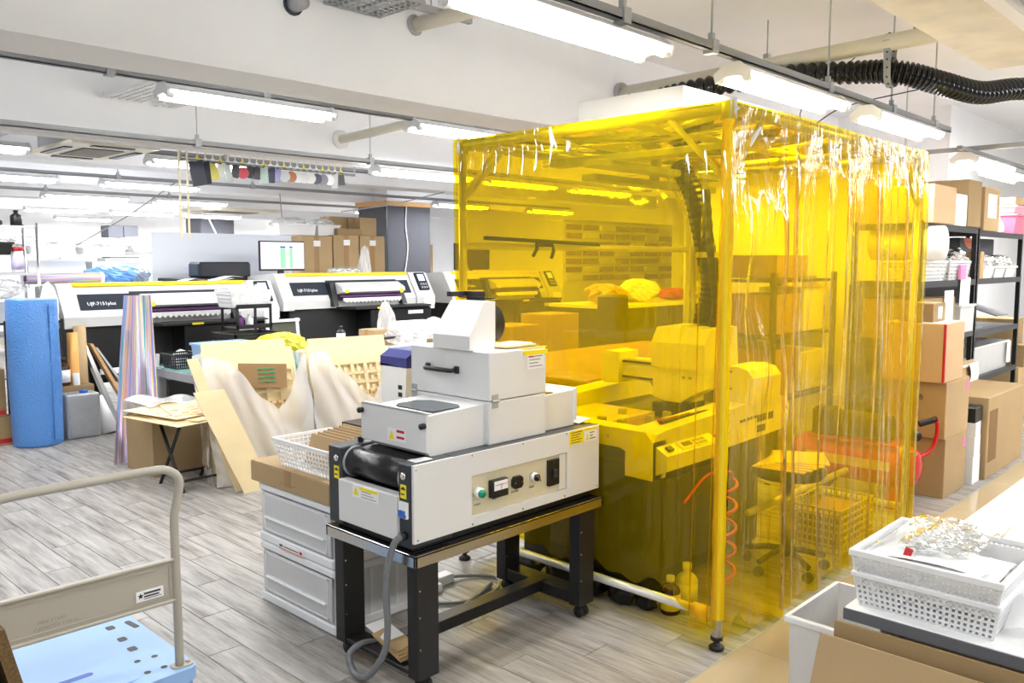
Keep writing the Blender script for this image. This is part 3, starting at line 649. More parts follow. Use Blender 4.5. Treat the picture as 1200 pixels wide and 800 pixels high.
coil = [(3.46+.05*math.cos(t*.7), 1.93+.04*math.sin(t*.7), .05+.0115*t) for t in range(0, 46)]
ah = thing('air_hose', 'coiled red air hose hanging inside the booth near corner', 'hose', (3.46, 1.93, .03))
part('coil', MB().tube(arc(coil, 2), .008, 6), mat('red_hose', (214, 44, 36), .35), ah, True)
part('straight_run', MB().tube(arc([coil[-1], (3.42, 1.90, .62), (3.36, 1.98, .60), (3.2, 2.0, .50)], 8), .007, 6), mat('red_hose', (214, 44, 36), .35), ah, True)

def chair_base(o, x, y, r, m):
    for k in range(5):
        a = 2*PI*k/5+.4; ex, ey = x+r*math.cos(a), y+r*math.sin(a)
        l = part('base_arm', MB().tube([(x, y, .11), ((x+ex)/2, (y+ey)/2, .10), (ex, ey, .075)], .016, 8), m, o)
        part('caster', MB().cyl((ex-.012, ey, .026), (ex+.012, ey, .026), .026, 12), RUBBER, l)
st = thing('work_stool', 'black round work stool on a five star base inside the booth', 'stool', (4.02, 1.905, 0))
part('seat', MB().lathe((4.02, 1.90, .48), [(.12, 0), (.17, .012), (.185, .035), (.18, .06), (.14, .07)], 28), BLACK, st, True)
part('gas_lift', MB().cyl((4.02, 1.90, .1), (4.02, 1.90, .48), .025, 14), STEEL, st, True)
chair_base(st, 4.02, 1.905, .2, BMATTE)
for i in range(5):
    solo('wood_sheet', MB().obox((4.03+.012*i, 1.90-.008*i, .555+.0062*i), (.36-.02*i, .26, .006), rz=.12+.1*i), PLY, 'pale thin wood sheet on the round stool, %s of the pile' % ('bottom', 'second', 'middle', 'fourth', 'top')[i], 'sheet', 'wood sheets on the stool in the booth')
cr = thing('storage_crate', 'cream slatted crate on the floor behind the stool in the booth', 'crate', (4.62, 1.93, 0))
for A, B_ in (((4.4, 1.78), (4.85, 1.78)), ((4.85, 1.78), (4.85, 2.08)), ((4.85, 2.08), (4.4, 2.08)), ((4.4, 2.08), (4.4, 1.78))):
    part('side', MB().lattice((*A, .005), (*B_, .005), (*B_, .24), (*A, .24), 10, 6, .01, .006), CREAMP, cr)
part('bottom', MB().box(4.4, 4.85, 1.78, 2.08, 0, .008), CREAMP, cr)
solo('carton', MB().box(4.45, 4.8, 1.82, 2.04, .012, .2, .003), CARD, 'small carton sitting in the slatted crate in the booth', 'box')
# air compressor beyond the booth
ac = thing('air_compressor', 'red tank air compressor with black motor beyond the booth far end', 'compressor', (5.62, 2.1, 0))
tk = [(0.001, -.02), (.08, 0), (.125, .03), (.14, .08)]
mb = MB(); ring = [(r_, -z_) for r_, z_ in []]
mb.tube([(5.58, 1.76, .27), (5.58, 1.775, .27), (5.58, 1.80, .27), (5.58, 1.85, .27), (5.58, 2.2, .27), (5.58, 2.5, .27), (5.58, 2.55, .27), (5.58, 2.58, .27), (5.58, 2.6, .27)], .14, 24, rf=lambda i: (.04, .09, .122, .14, .14, .14, .122, .09, .04)[i])
part('tank', mb, RED, ac, True)
part('motor', MB().cyl((5.58, 1.95, .50), (5.58, 2.3, .50), .09, 20).box(5.5, 5.66, 2.3, 2.45, .4, .6, .02), BMATTE, ac, True)
part('motor_plate', MB().box(5.46, 5.70, 1.88, 2.45, .40, .415), RED, ac)
part('handle', MB().tube(arc([(5.70, 1.85, .30), (5.80, 1.79, .33), (5.84, 1.76, .40), (5.84, 1.75, .52), (5.82, 1.77, .56)], 6), .013, 8), RED, ac, True, label='red tube handle')
part('handle_grip', MB().cyl((5.84, 1.755, .555), (5.77, 1.84, .52), .02, 10), RUBBER, ac)
part('gauge', MB().cyl((5.62, 1.82, .47), (5.60, 1.80, .47), .035, 16), BLACK, ac, True)
part('wheel', MB().cyl((5.42, 2.45, .10), (5.46, 2.45, .10), .10, 20), RUBBER, ac, True)
part('wheel', MB().cyl((5.70, 2.45, .10), (5.74, 2.45, .10), .10, 20), RUBBER, ac, True)
part('foot', MB().box(5.48, 5.68, 1.88, 1.93, 0, .15), RED, ac)
part('valve', MB().cyl((5.5, 1.8, .38), (5.5, 1.76, .38), .012, 8), mat('brass', (200, 160, 70), .3, .9), ac)
part('name_band', MB().box(5.436, 5.44, 1.9, 2.45, .25, .31), CREAM, ac)

# ------------------------------------------------------------------ table and curing machine
t = thing('steel_work_table', 'low black steel table with a stainless edged top under the curing machine', 'table', (2.4, 2.52, 0))
TX0, TX1, TY0, TY1, TZ = 1.848, 2.925, 2.245, 2.80, .54
part('tabletop', MB().box(TX0, TX1, TY0, TY1, TZ-.008, TZ-.001, .001), mat('glossy_black_top', (22, 22, 24), .12), t)
part('edge_band', MB().box(TX0, TX1, TY0, TY0+.012, TZ-.045, TZ, .002).box(TX0, TX0+.012, TY0, TY1, TZ-.045, TZ, .002).box(TX0, TX1, TY1-.012, TY1, TZ-.045, TZ, .002).box(TX1-.012, TX1, TY0, TY1, TZ-.045, TZ, .002), STEEL, t, label='polished stainless edge band')
for (x0, x1) in ((TX0+.025, TX0+.125), (TX1-.135, TX1-.035)):
    for (y0, y1) in ((TY0+.02, TY0+.08), (TY1-.08, TY1-.02)):
        l = part('leg', MB().box(x0, x1, y0, y1, .062, TZ-.045, .002), BMATTE, t)
        cx_, cy_ = (x0+x1)/2, (y0+y1)/2
        part('caster', MB().cyl((cx_-.022, cy_, .026), (cx_-.006, cy_, .026), .026, 18).cyl((cx_+.006, cy_, .026), (cx_+.022, cy_, .026), .026, 18).box(cx_-.012, cx_+.012, cy_-.012, cy_+.012, .03, .062), RUBBER, l, True)
        for z in (.18, .30, .40): part('screw', MB().cyl((x0+.01, y0-.002, z), (x0+.01, y0+.001, z), .003, 6), ALU, l)
part('bottom_shelf', MB().box(TX0+.03, TX0+.12, TY0+.08, TY1-.08, .066, .085, .002), BMATTE, t)
part('bottom_shelf', MB().box(TX1-.13, TX1-.04, TY0+.08, TY1-.08, .066, .12, .002), BMATTE, t)
part('stretcher', MB().box(TX0+.1, TX1-.1, 2.49, 2.56, .075, .125, .003), BMATTE, t)
for i in range(4):
    solo('cardboard_offcut', MB().obox((TX0+.085, 2.46+.008*i, .12+.006*i), (.10, .17-.012*i, .005), rx=.28, rz=.05*i), CARD, 'brown card offcut on the low left shelf of the black table, %s' % ('bottom one', 'second one', 'third one', 'top one')[i], 'offcut', 'offcuts on the table shelf')
solo('leaflet', MB().obox((TX0+.085, 2.54, .155), (.09, .13, .002), rx=.2), PAPER, 'white leaflet on the card offcuts under the black table', 'paper')

u = thing('uv_curing_machine', 'light grey conveyor curing machine with raised lamp hood on the black table', 'machine', (2.4, 2.52, .54))
X0, X1, Y0, Y1, Z0, Z1 = 1.86, 2.925, 2.27, 2.79, .575, .862
part('base', MB().box(X0+.02, X1-.02, Y0+.03, Y1-.03, .5405, Z0, .002), BLACK, u)
part('body', MB().box(2.06, X1, Y0+.02, Y1-.012, Z0, Z1-.003, .002).box(X0+.03, 2.06, 2.35, 2.71, Z0, .70), DGREY, u)
part('end_post', MB().box(X0, 2.06, Y0+.012, 2.352, Z0-.02, Z1, .004), DGREY, u)
part('end_post', MB().box(X0, 2.06, 2.70, Y1, Z0-.02, Z1, .004), DGREY, u)
part('top_strip', MB().box(2.06, X1, Y0+.006, Y0+.06, Z1-.003, Z1, .001).box(2.06, X1, Y1-.06, Y1, Z1-.003, Z1), DGREY, u)
# side panel with the recessed control plate (opening x 2.147-2.707, z .612-.772)
sp_ = MB()
px0, px1, pz0, pz1 = 2.147, 2.707, .613, .772
sp_.box(X0+.005, px0, Y0, Y0+.012, Z0, Z1-.002).box(px1, X1, Y0, Y0+.012, Z0, Z1-.002).box(px0, px1, Y0, Y0+.012, pz1, Z1-.002).box(px0, px1, Y0, Y0+.012, Z0, pz0)
sd = part('side_panel', sp_, PMETAL, u)
for x, z in ((1.875, .845), (2.15, .852), (2.43, .852), (2.70, .852), (2.91, .59), (1.88, .588), (2.15, .585), (2.43, .585), (2.69, .585)):
    part('screw', MB().cyl((x, Y0-.002, z), (x, Y0+.002, z), .004, 10), CHROME, sd, True)
ctl = part('control_plate', MB().box(px0, px1, Y0+.0125, Y0+.016, pz0, pz1), CREAM, u)
part('recess_edge', MB().box(2.66, 2.70, Y0+.004, Y0+.0135, pz0+.005, pz1-.005), PMETAL, u)
b_ = part('start_button', MB().cyl((2.185, Y0+.013, .70), (2.185, Y0-.012, .70), .021, 24), WHITE, ctl, True)
part('button_cap', MB().cyl((2.185, Y0-.012, .70), (2.185, Y0-.022, .70), .016, 24), GBTN, ctl, True, label='green button cap')
part('current_meter', MB().box(2.247, 2.335, Y0-.014, Y0+.013, .665, .735, .003), BLACK, ctl)
part('meter_dial', MB().box(2.254, 2.329, Y0-.0155, Y0-.013, .695, .731), PAPER, ctl)
part('meter_needle', MB().obox((2.292, Y0-.0165, .708), (.002, .001, .022), ry=.2).box(2.26, 2.323, Y0-.0162, Y0-.0155, .7155, .717), REDL, ctl)
part('inlet_socket', MB().prism([(2.375, .687), (2.375, .713), (2.385, .724), (2.42, .724), (2.43, .713), (2.43, .687), (2.42, .676), (2.385, .676)], 1, Y0-.004, Y0+.013), BLACK, ctl)
for x in (2.383, 2.422): part('socket_screw', MB().cyl((x, Y0-.006, .70), (x, Y0-.004, .70), .004, 8), CHROME, ctl)
part('speed_knob', MB().cyl((2.50, Y0+.013, .703), (2.50, Y0-.010, .703), .018, 20), WHITE, ctl, True)
part('knob_cap', MB().cyl((2.50, Y0-.010, .703), (2.50, Y0-.02, .703), .015, 20), BLACK, ctl, True)
part('knob_pointer', MB().obox((2.503, Y0-.023, .70), (.005, .006, .03), ry=-.7), CHROME, ctl)
part('breaker', MB().box(2.588, 2.656, Y0-.002, Y0+.013, .645, .755, .002), BLACK, ctl)
part('breaker_lever', MB().box(2.612, 2.632, Y0-.012, Y0-.002, .68, .715, .002).cyl((2.622, Y0-.004, .745), (2.622, Y0-.002, .745), .004, 8), DGREY, ctl)
for x, s in ((2.17, 'START'), (2.27, 'AMP'), (2.375, 'POWER'), (2.48, 'SPEED'), (2.59, 'POWER')):
    text('lettering', s, .012, face_mY(x, Y0+.012, .648 if x < 2.2 else (.652 if x < 2.3 else .657)), DGREY, ctl, .0003)
def label_mY(x0, x1, z0, z1, y, m, parent, lines=0, lm=None, tri=False, name='sticker'):
    s = part(name, MB().box(x0, x1, y-.0012, y+.0005, z0, z1), m, parent)
    mb = MB(); zz = z1-.16*(z1-z0)
    for k in range(lines):
        z = z1-(k+.8)*(z1-z0)/(lines+.6); h = (z1-z0)/(lines+.6)*.14
        mb.box(x0+.12*(x1-x0)+(x1-x0)*.3*tri, x1-(x1-x0)*(.1+.12*((k*7) % 3)), y-.0018, y-.001, z-h, z+h)
    if lines: part('printed_lines', mb, lm or RAILG, s)
    return s
yl = label_mY(2.72, 2.815, .798, .858, Y0, YLAB, u, 5, DGREY, name='sticker')
wl = label_mY(2.822, 2.908, .798, .858, Y0, PAPER, u, 4, DGREY, tri=True)
part('yellow_band', MB().box(2.822, 2.908, Y0-.0022, Y0-.001, .845, .858), YLAB, wl)
part('warning_triangle', MB().prism([(2.828, .803), (2.852, .803), (2.840, .835)], 1, Y0-.0028, Y0-.001), YLAB, wl)
# front end: roller, belt, panel
part('roller', MB().cyl((1.925, 2.356, .80), (1.925, 2.696, .80), .056, 40), BELT, u, True)
part('roller_flange', MB().cyl((1.925, 2.353, .80), (1.925, 2.360, .80), .062, 32), GALV, u, True)
part('roller_flange', MB().cyl((1.925, 2.692, .80), (1.925, 2.699, .80), .062, 32), GALV, u, True)
part('conveyor_belt', MB().box(1.925, 2.9, 2.36, 2.69, .848, .856), BELT, u)
fp = part('front_panel', MB().box(X0-.014, X0+.03, 2.345, 2.705, .578, .742, .002), PMETAL, u)
for y in (2.73, 2.318): part('roller_bolt', MB().cyl((X0-.007, y, .818), (X0+.002, y, .818), .013, 16).cyl((X0-.012, y, .818), (X0-.007, y, .818), .007, 6), CHROME, u, True)
def label_mX(y0, y1, z0, z1, x, m, parent, lines=0, lm=None, name='sticker', off=0):
    s = part(name, MB().box(x-.0012, x+.0005, y0, y1, z0, z1), m, parent); mb = MB()
    for k in range(lines):
        z = z1-(k+.8)*(z1-z0)/(lines+.6); h = (z1-z0)/(lines+.6)*.14
        mb.box(x-.0018, x-.001, y0+.08*(y1-y0)+(y1-y0)*.1*((k*5) % 3), y1-(y1-y0)*(.1+off), z-h, z+h)
    if lines: part('printed_lines', mb, lm or RAILG, s)
    return s
for y in (2.735, 2.322):
    s = label_mX(y-.016, y+.016, .735, .785, X0, YLAB, u, 2, DGREY); part('pictogram', MB().cyl((X0-.002, y, .772), (X0-.001, y, .772), .006, 10), BLACK, s)
s = label_mX(2.45, 2.61, .69, .738, X0-.014, PAPER, fp, 4, RAILG, off=.25)
part('yellow_band', MB().box(X0-.0165, X0-.0148, 2.455, 2.565, .724, .735), YLAB, fp)
part('warning_triangle', MB().prism([(2.572, .70), (2.604, .70), (2.588, .732)], 0, X0-.0168, X0-.0148), YLAB, fp)
part('breaker_switch', MB().box(X0-.012, X0, 2.292, 2.338, .665, .725, .002), PAPER, u)
part('switch_lever', MB().box(X0-.016, X0-.010, 2.295, 2.335, .668, .682, .002).box(X0-.02, X0-.012, 2.300, 2.312, .675, .695).box(X0-.02, X0-.012, 2.318, 2.33, .675, .695), BLUEM, u)
part('cable_gland', MB().cyl((X0-.02, 2.315, .60), (X0, 2.315, .60), .016, 14), BLACK, u, True)
part('leveller_knob', MB().cyl((1.98, 2.74, .862), (1.98, 2.74, .882), .012, 12), BLACK, u)
part('corner_sticker', MB().box(1.90, 1.98, 2.30, 2.345, .862, .8632), PAPER, u)
part('chute', MB().box(X1-.02, X1-.004, 2.4, 2.7, .80, .85).box(2.84, 2.855, 2.36, 2.68, .865, 1.0), BMATTE, u)
# lower chamber, lid, covers
part('chamber', MB().box(2.28, 2.615, 2.31, 2.785, Z1, 1.032, .003), PMETAL, u)
lid = part('chamber_lid', MB().box(2.28, 2.615, 2.31, 2.785, 1.0355, 1.228, .004), PMETAL, u)
hd = part('lid_handle', MB().tube([(2.28, 2.665, 1.145), (2.252, 2.66, 1.143), (2.246, 2.645, 1.143), (2.246, 2.515, 1.143), (2.252, 2.50, 1.143), (2.28, 2.495, 1.145)], .0095, 10).box(2.268, 2.282, 2.655, 2.68, 1.13, 1.16, .003).box(2.268, 2.282, 2.48, 2.505, 1.13, 1.16, .003), BLACK, lid, True, label='black grip handle')
def hinge(mb, x, y, z, face):
    if face == 'X': mb.box(x-.003, x, y-.018, y+.018, z+.003, z+.028, .001).box(x-.003, x, y-.018, y+.018, z-.028, z-.003, .001).cyl((x-.005, y-.018, z), (x-.005, y+.018, z), .005, 10)
    else: mb.box(x-.018, x+.018, y-.003, y, z+.003, z+.028, .001).box(x-.018, x+.018, y-.003, y, z-.028, z-.003, .001).cyl((x-.018, y-.005, z), (x+.018, y-.005, z), .005, 10)
    return mb
part('hinge', hinge(MB(), 2.28, 2.762, 1.034, 'X'), GALV, u)
part('hinge', hinge(MB(), 2.312, 2.31, 1.034, 'Y'), GALV, u)
cv = part('entry_cover', MB().prism([(1.972, .895), (1.972, 1.012), (2.28, 1.024), (2.28, .862), (2.0, .862)], 1, 2.335, 2.69), PMETAL, u)
part('cover_front_plate', MB().box(1.955, 1.968, 2.305, 2.70, .885, 1.03, .002).box(1.955, 1.985, 2.305, 2.70, 1.024, 1.030, .002), PMETAL, u)
for y in (2.69, 2.315): part('thumb_screw', MB().cyl((1.935, y, 1.0 if y > 2.5 else .985), (1.955, y, 1.0 if y > 2.5 else .985), .011, 14), BLACK, u, True)
wm = MB().prism([(2.03, 2.36), (2.02, 2.40), (2.02, 2.56), (2.06, 2.60), (2.16, 2.60), (2.2, 2.56), (2.2, 2.40), (2.17, 2.36)], 2, 1.018, 1.0245)
part('viewing_window', wm, mat('smoked_window', (60, 70, 76), .08), cv)
s = label_mX(2.425, 2.530, .905, .952, 1.955, PAPER, u, 0)
part('red_band', MB().box(1.9530, 1.9542, 2.43, 2.475, .940, .950).box(1.9530, 1.9542, 2.43, 2.475, .917, .926), REDL, u)
part('warning_triangle', MB().prism([(2.487, .910), (2.523, .910), (2.505, .946)], 0, 1.9530, 1.9542), YLAB, u)
part('exit_cover', MB().prism([(2.615, .862), (2.615, 1.012), (2.84, 1.018), (2.84, .862)], 1, 2.345, 2.70), PMETAL, u)
part('exit_cover_plate', MB().box(2.836, 2.85, 2.335, 2.71, .885, 1.028, .002), PMETAL, u)
part('exit_window', MB().box(2.63, 2.72, 2.36, 2.62, 1.015, 1.018, .001), BLACK, u)
yt = part('tape', MB().box(2.475, 2.62, 2.3075, 2.31, 1.20, 1.218).box(2.475, 2.62, 2.31, 2.33, 1.228, 1.2295), YLAB, lid, label='yellow tape')
cdq = label_mY(2.497, 2.60, 1.142, 1.204, 2.31, PAPER, lid, 4, RAILG, name='taped_card')
part('red_print', MB().box(2.505, 2.535, 2.308, 2.3088, 1.19, 1.196), REDL, cdq)
# exhaust hood
h = part('exhaust_hood', MB().add([(2.262, 2.40, 1.229), (2.405, 2.40, 1.229), (2.405, 2.62, 1.229), (2.262, 2.62, 1.229),
        (2.262, 2.40, 1.285), (2.405, 2.40, 1.285), (2.405, 2.62, 1.285), (2.262, 2.62, 1.285),
        (2.345, 2.40, 1.42), (2.405, 2.40, 1.42), (2.405, 2.60, 1.42), (2.345, 2.60, 1.42)],
        [(3, 2, 1, 0), (0, 1, 5, 4), (1, 2, 6, 5), (2, 3, 7, 6), (3, 0, 4, 7), (4, 5, 9, 8), (5, 6, 10, 9), (6, 7, 11, 10), (7, 4, 8, 11), (8, 9, 10, 11)]), PMETAL, u)
part('duct_ring', MB().cyl((2.405, 2.51, 1.322), (2.47, 2.51, 1.322), .088, 36).cyl((2.47, 2.51, 1.322), (2.49, 2.51, 1.322), .082, 36), BMATTE, u, True)
part('duct_bracket', MB().box(2.42, 2.445, 2.44, 2.64, 1.428, 1.433).cyl((2.46, 2.57, 1.41), (2.46, 2.57, 1.455), .04, 20).box(2.35, 2.50, 2.60, 2.63, 1.435, 1.455), BMATTE, u)
for k in range(3):
    solo('wood_sheet', MB().obox((2.50, 2.40+.01*k, 1.2325+.004*k), (.20, .13-.01*k, .003), rz=.08*k), PLY if k else CARDD, 'thin wood offcut on top of the curing machine lid, %s' % ('bottom', 'middle', 'top')[k], 'sheet', 'offcuts on the machine lid')
solo('paper_sheet', MB().grid(lambda a, b_: (2.86+.15*a, 2.33+.12*b_, .8665+.012*math.sin(PI*a)), 8, 4), PAPER, 'crumpled white paper slip on the far end of the curing machine', 'paper')
pc = thing('power_cable', 'thick grey cable in clear spiral wrap hanging from the curing machine', 'cable', (1.82, 2.4, 0))
part('cable', MB().tube(arc([(1.845, 2.315, .60), (1.825, 2.325, .585), (1.81, 2.34, .53), (1.805, 2.36, .4), (1.81, 2.36, .26), (1.815, 2.39, .15), (1.80, 2.46, .05), (1.80, 2.53, .02), (1.82, 2.60, .02), (1.835, 2.635, .06), (1.90, 2.62, .09), (2.05, 2.60, .05), (2.25, 2.64, .015), (2.6, 2.75, .015), (2.8, 2.83, .015)], 10), .013, 8), mat('grey_cable', (120, 122, 126), .3), pc, True)
pw = thing('power_strip', 'white socket box lying on the floor under the black table', 'socket', (2.62, 3.05, 0))
part('housing', MB().box(2.5, 2.72, 3.0, 3.07, 0, .045, .006), WHITE, pw); part('plug', MB().box(2.54, 2.60, 2.95, 3.0, .0, .04, .006), WHITE, pw)
solo('floor_cable', MB().tube(arc([(2.72, 3.03, .02), (2.85, 2.95, .01), (2.88, 2.86, .01), (2.75, 2.76, .01), (2.55, 2.78, .01), (2.42, 2.95, .01), (2.45, 3.2, .01), (2.6, 3.4, .01)], 8), .008, 6), mat('grey_cable', (120, 122, 126), .3), 'looped grey cable on the floor behind the black table', 'cable')
solo('floor_cable', MB().tube(arc([(2.55, 3.04, .02), (2.5, 3.15, .02), (2.6, 3.3, .01), (2.85, 3.3, .01)], 8), .007, 6), BLACK, 'black cable behind the socket box', 'cable')

# ------------------------------------------------------------------ generic containers
def carton(x0, x1, y0, y1, z0, z1, label, rz=0, m=None, tape=True, sticker=None, open_=None, group=None, name='cardboard_box', side_tape=None):
    cx_, cy_ = (x0+x1)/2, (y0+y1)/2; m = m or CARD
    c = thing(name, label, 'box', (cx_, cy_, z0), group)
    b = MB().box(x0, x1, y0, y1, z0, z1, .004)
    part('body', b, m, c)
    if not open_:
        part('top_flap', MB().box(x0+.002, x1-.002, y0+.002, cy_-.002, z1, z1+.004, .001), m, c)
        part('top_flap', MB().box(x0+.002, x1-.002, cy_+.002, y1-.002, z1, z1+.004, .001), m, c)
        if tape:
            part('packing_tape', MB().box(x0-.001, x1+.001, cy_-.025, cy_+.025, z1+.004, z1+.005).box(x0-.0012, x0, cy_-.025, cy_+.025, z1-.07, z1+.005).box(x1, x1+.0012, cy_-.025, cy_+.025, z1-.07, z1+.005), TAPE, c)
    else:
        h = open_
        part('top_flap', MB().obox((cx_, y1+.01, z1+h/2), (x1-x0, .005, h), rx=-.1), m, c)
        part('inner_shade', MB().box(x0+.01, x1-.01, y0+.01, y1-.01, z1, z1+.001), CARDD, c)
    if sticker:
        f, a0, a1, b0, b1, sm = sticker
        if f == 'X': part('sticker', MB().box(x0-.002, x0, a0, a1, b0, b1), sm, c)
        else: part('sticker', MB().box(a0, a1, y0-.002, y0, b0, b1), sm, c)
    if rz: c.rotation_euler.z = rz
    return c
def basket(x0, x1, y0, y1, z0, z1, m, label, nu, nv, tp=.02, w=.006, name='plastic_basket', cat='basket', group=None, rim=.012, nb=8):
    c = thing(name, label, cat, ((x0+x1)/2, (y0+y1)/2, z0), group); a = tp
    B = [(x0+a, y0+a), (x1-a, y0+a), (x1-a, y1-a), (x0+a, y1-a)]; T = [(x0, y0), (x1, y0), (x1, y1), (x0, y1)]
    for k in range(4):
        p, q, r_, s_ = B[k], B[(k+1) % 4], T[(k+1) % 4], T[k]; n = nu if k % 2 == 0 else max(2, round(nu*(y1-y0)/(x1-x0)))
        part('side', MB().lattice((*p, z0), (*q, z0), (*r_, z1), (*s_, z1), n, nv, w, .003), m, c)
    part('rim', MB().box(x0-.006, x1+.006, y0-.006, y0+.004, z1-rim, z1+.003, .002).box(x0-.006, x1+.006, y1-.004, y1+.006, z1-rim, z1+.003, .002).box(x0-.006, x0+.004, y0, y1, z1-rim, z1+.003, .002).box(x1-.004, x1+.006, y0, y1, z1-rim, z1+.003, .002), m, c)
    part('bottom', MB().box(x0+a, x1-a, y0+a, y1-a, z0, z0+.004), m, c)
    return c
def blob(x, y, z, sx, sy, sz, seed=0, nu=26, nv=16, rough=.16):
    rr = random.Random(seed); ph = [rr.uniform(0, 6.28) for _ in range(8)]
    def f(u, v):
        a, b = u*2*PI, v*PI
        k = 1+rough*(math.sin(3*a+ph[0]+2*b)+.7*math.sin(7*a+ph[1])*math.sin(5*b+ph[2])+.5*math.sin(11*a+9*b+ph[3]))*math.sin(b)
        return (x+sx*k*math.sin(b)*math.cos(a), y+sy*k*math.sin(b)*math.sin(a), z+sz*(1-math.cos(PI-b) if 0 else 1+math.cos(b)*k))
    return MB().grid(f, nu, nv)
def bag(x, y, z, sx, sy, sz, m, label, seed=0, **k):
    if sz > 1.25*sx:   # tall bag: full below, gathered towards the top
        ph = seed*1.7
        def f(u, v):
            a = u*2*PI; r_ = (1-.25*v-.45*v**3)*(1-.9*(v > .99)); c = 1+.10*math.sin(4*a+ph+5*v)+.07*math.sin(9*a+8*v+ph)
            return (x+sx*r_*c*math.cos(a)+.15*sx*math.sin(3*v+ph)*v, y+sy*r_*c*math.sin(a), z+.002+sz*v*(1+.04*math.sin(3*a+ph)))
        return solo('plastic_bag', MB().grid(f, 24, 14), m, label, 'bag', **k)
    return solo('plastic_bag', blob(x, y, z, sx, sy, sz/2, seed), m, label, 'bag', smooth=False, **k)

# ------------------------------------------------------------------ drawers, box, basket beside the table
def drawer_unit(x0, x1, y0, y1, z0, z1, label, sticker=False):
    c = thing('drawer_unit', label, 'drawers', ((x0+x1)/2, (y0+y1)/2, z0), 'stacked clear drawer units')
    H = z1-z0
    part('frame', MB().box(x0+.01, x1, y0, y0+.012, z0+.03, z1-.03, .003).box(x0+.01, x1, y1-.012, y1, z0+.03, z1-.03, .003).box(x1-.01, x1, y0, y1, z0+.03, z1-.03), PPCLEAR, c)
    part('top_rim', MB().box(x0-.004, x1+.004, y0-.006, y1+.006, z1-.035, z1, .008), FROST, c)
    part('plinth', MB().box(x0-.004, x1+.004, y0-.006, y1+.006, z0, z0+.045, .008), FROST, c)
    for k in range(5): part('rib', MB().box(x0+.05+.07*k, x0+.065+.07*k, y0-.004, y0, z0+.045, z1-.035), FROST, c)
    d = part('drawer', MB().box(x0, x0+.008, y0+.014, y1-.014, z0+.05, z1-.04, .003).box(x0+.01, x1-.02, y0+.018, y0+.022, z0+.05, z1-.08).box(x0+.01, x1-.02, y1-.022, y1-.018, z0+.05, z1-.08).box(x0+.01, x1-.02, y0+.02, y1-.02, z0+.05, z0+.055), PPCLEAR, c)
    part('handle_lip', MB().box(x0-.014, x0+.004, y0+.05, y1-.05, z0+.42*H, z0+.42*H+.012, .004), FROST, d)
    part('panel_edge', MB().box(x0-.003, x0, y0+.04, y1-.04, z1-.052, z1-.046).box(x0-.003, x0, y0+.04, y1-.04, z0+.06, z0+.066).box(x0-.003, x0, y0+.04, y0+.046, z0+.06, z1-.046).box(x0-.003, x0, y1-.046, y1-.04, z0+.06, z1-.046), FROST, d)
    return c
drawer_unit(1.955, 2.37, 2.915, 3.50, .0, .285, 'lower frosted clear drawer unit on the floor with papers inside')
solo('paper_stack', MB().box(2.0, 2.2, 3.0, 3.25, .06, .15, .003), PAPER, 'white papers inside the lower frosted drawer', 'paper')
du = drawer_unit(1.955, 2.37, 2.915, 3.50, .287, .562, 'upper frosted clear drawer unit carrying the flat carton')
st = part('sticker', MB().box(1.9475, 1.951, 3.13, 3.33, .288, .318), PAPER, du)
part('orange_stripe', MB().box(1.9465, 1.9476, 3.13, 3.33, .290, .294), mat('orange_print', (224, 110, 50), .5), st)
part('printed_lines', MB().box(1.9465, 1.9476, 3.30, 3.325, .300, .310).box(1.9465, 1.9476, 3.17, 3.29, .302, .306), DGREY, st)
part('colour_mark', MB().box(1.9465, 1.9476, 3.14, 3.16, .299, .312), REDL, st)
carton(1.945, 2.33, 2.92, 3.56, .563, .655, 'flat brown carton on top of the clear drawers', sticker=('X', 3.18, 3.30, .595, .60, CARDD))
basket(1.965, 2.27, 2.955, 3.385, .661, .785, WHITE, 'white slatted basket of folded card on the flat carton', 12, 6, .025, .006)
for k in range(7):
    solo('card_packet', MB().obox((2.06+.032*k, 3.12+.006*k, .742+.002*k), (.018, .24-.01*(k % 3), .14), ry=.32, b=.003), CARD, 'folded brown card packet in the white basket, %s from the front' % ('first', 'second', 'third', 'fourth', 'fifth', 'sixth', 'seventh')[k], 'packet', 'card packets in the white basket')

# ------------------------------------------------------------------ platform trolley
tr = thing('platform_trolley', 'pale blue platform trolley with a grey folding handle at lower left', 'trolley', (.95, 3.0, 0))
TX, TY = 1.262, 2.70
holes_round = [(1.183, 2.877), (1.125, 2.881), (1.172, 2.775), (1.116, 2.776)]
def rrect(x0, x1, y0, y1, r, n=6):
    P = []
    for (cx_, cy_, a0) in ((x1-r, y1-r, 0), (x0+r, y1-r, 90), (x0+r, y0+r, 180), (x1-r, y0+r, 270)):
        for k in range(n+1): a = math.radians(a0+90*k/n); P.append((cx_+r*math.cos(a), cy_+r*math.sin(a)))
    return P
deck = part('deck', MB().prism(rrect(.64, TX, TY, 3.36, .035), 2, .155, .198), BLUEP, tr)
part('deck_skirt', MB().prism(rrect(.65, TX-.01, TY+.01, 3.35, .03), 2, .13, .156), BLUEP, tr)
part('raised_panel', MB().prism(rrect(.70, 1.09, TY+.05, 3.30, .03), 2, .198, .2005), BLUEP, deck)
HOLE = mat('deck_recess', (58, 60, 58), .6)
for (x, y, a, l, w_) in ((1.235, 3.20, .1, .085, .022), (1.165, 3.225, 0, .038, .03), (1.158, 3.095, 0, .038, .03), (1.152, 2.99, 0, .038, .03)):
    c_ = MB(); c_.prism([(x+px_*math.cos(a)-py_*math.sin(a), y+px_*math.sin(a)+py_*math.cos(a)) for px_, py_ in rrect(-w_/2, w_/2, -l/2, l/2, .009)], 2, .1975, .1988)
    part('slot', c_, HOLE, deck)
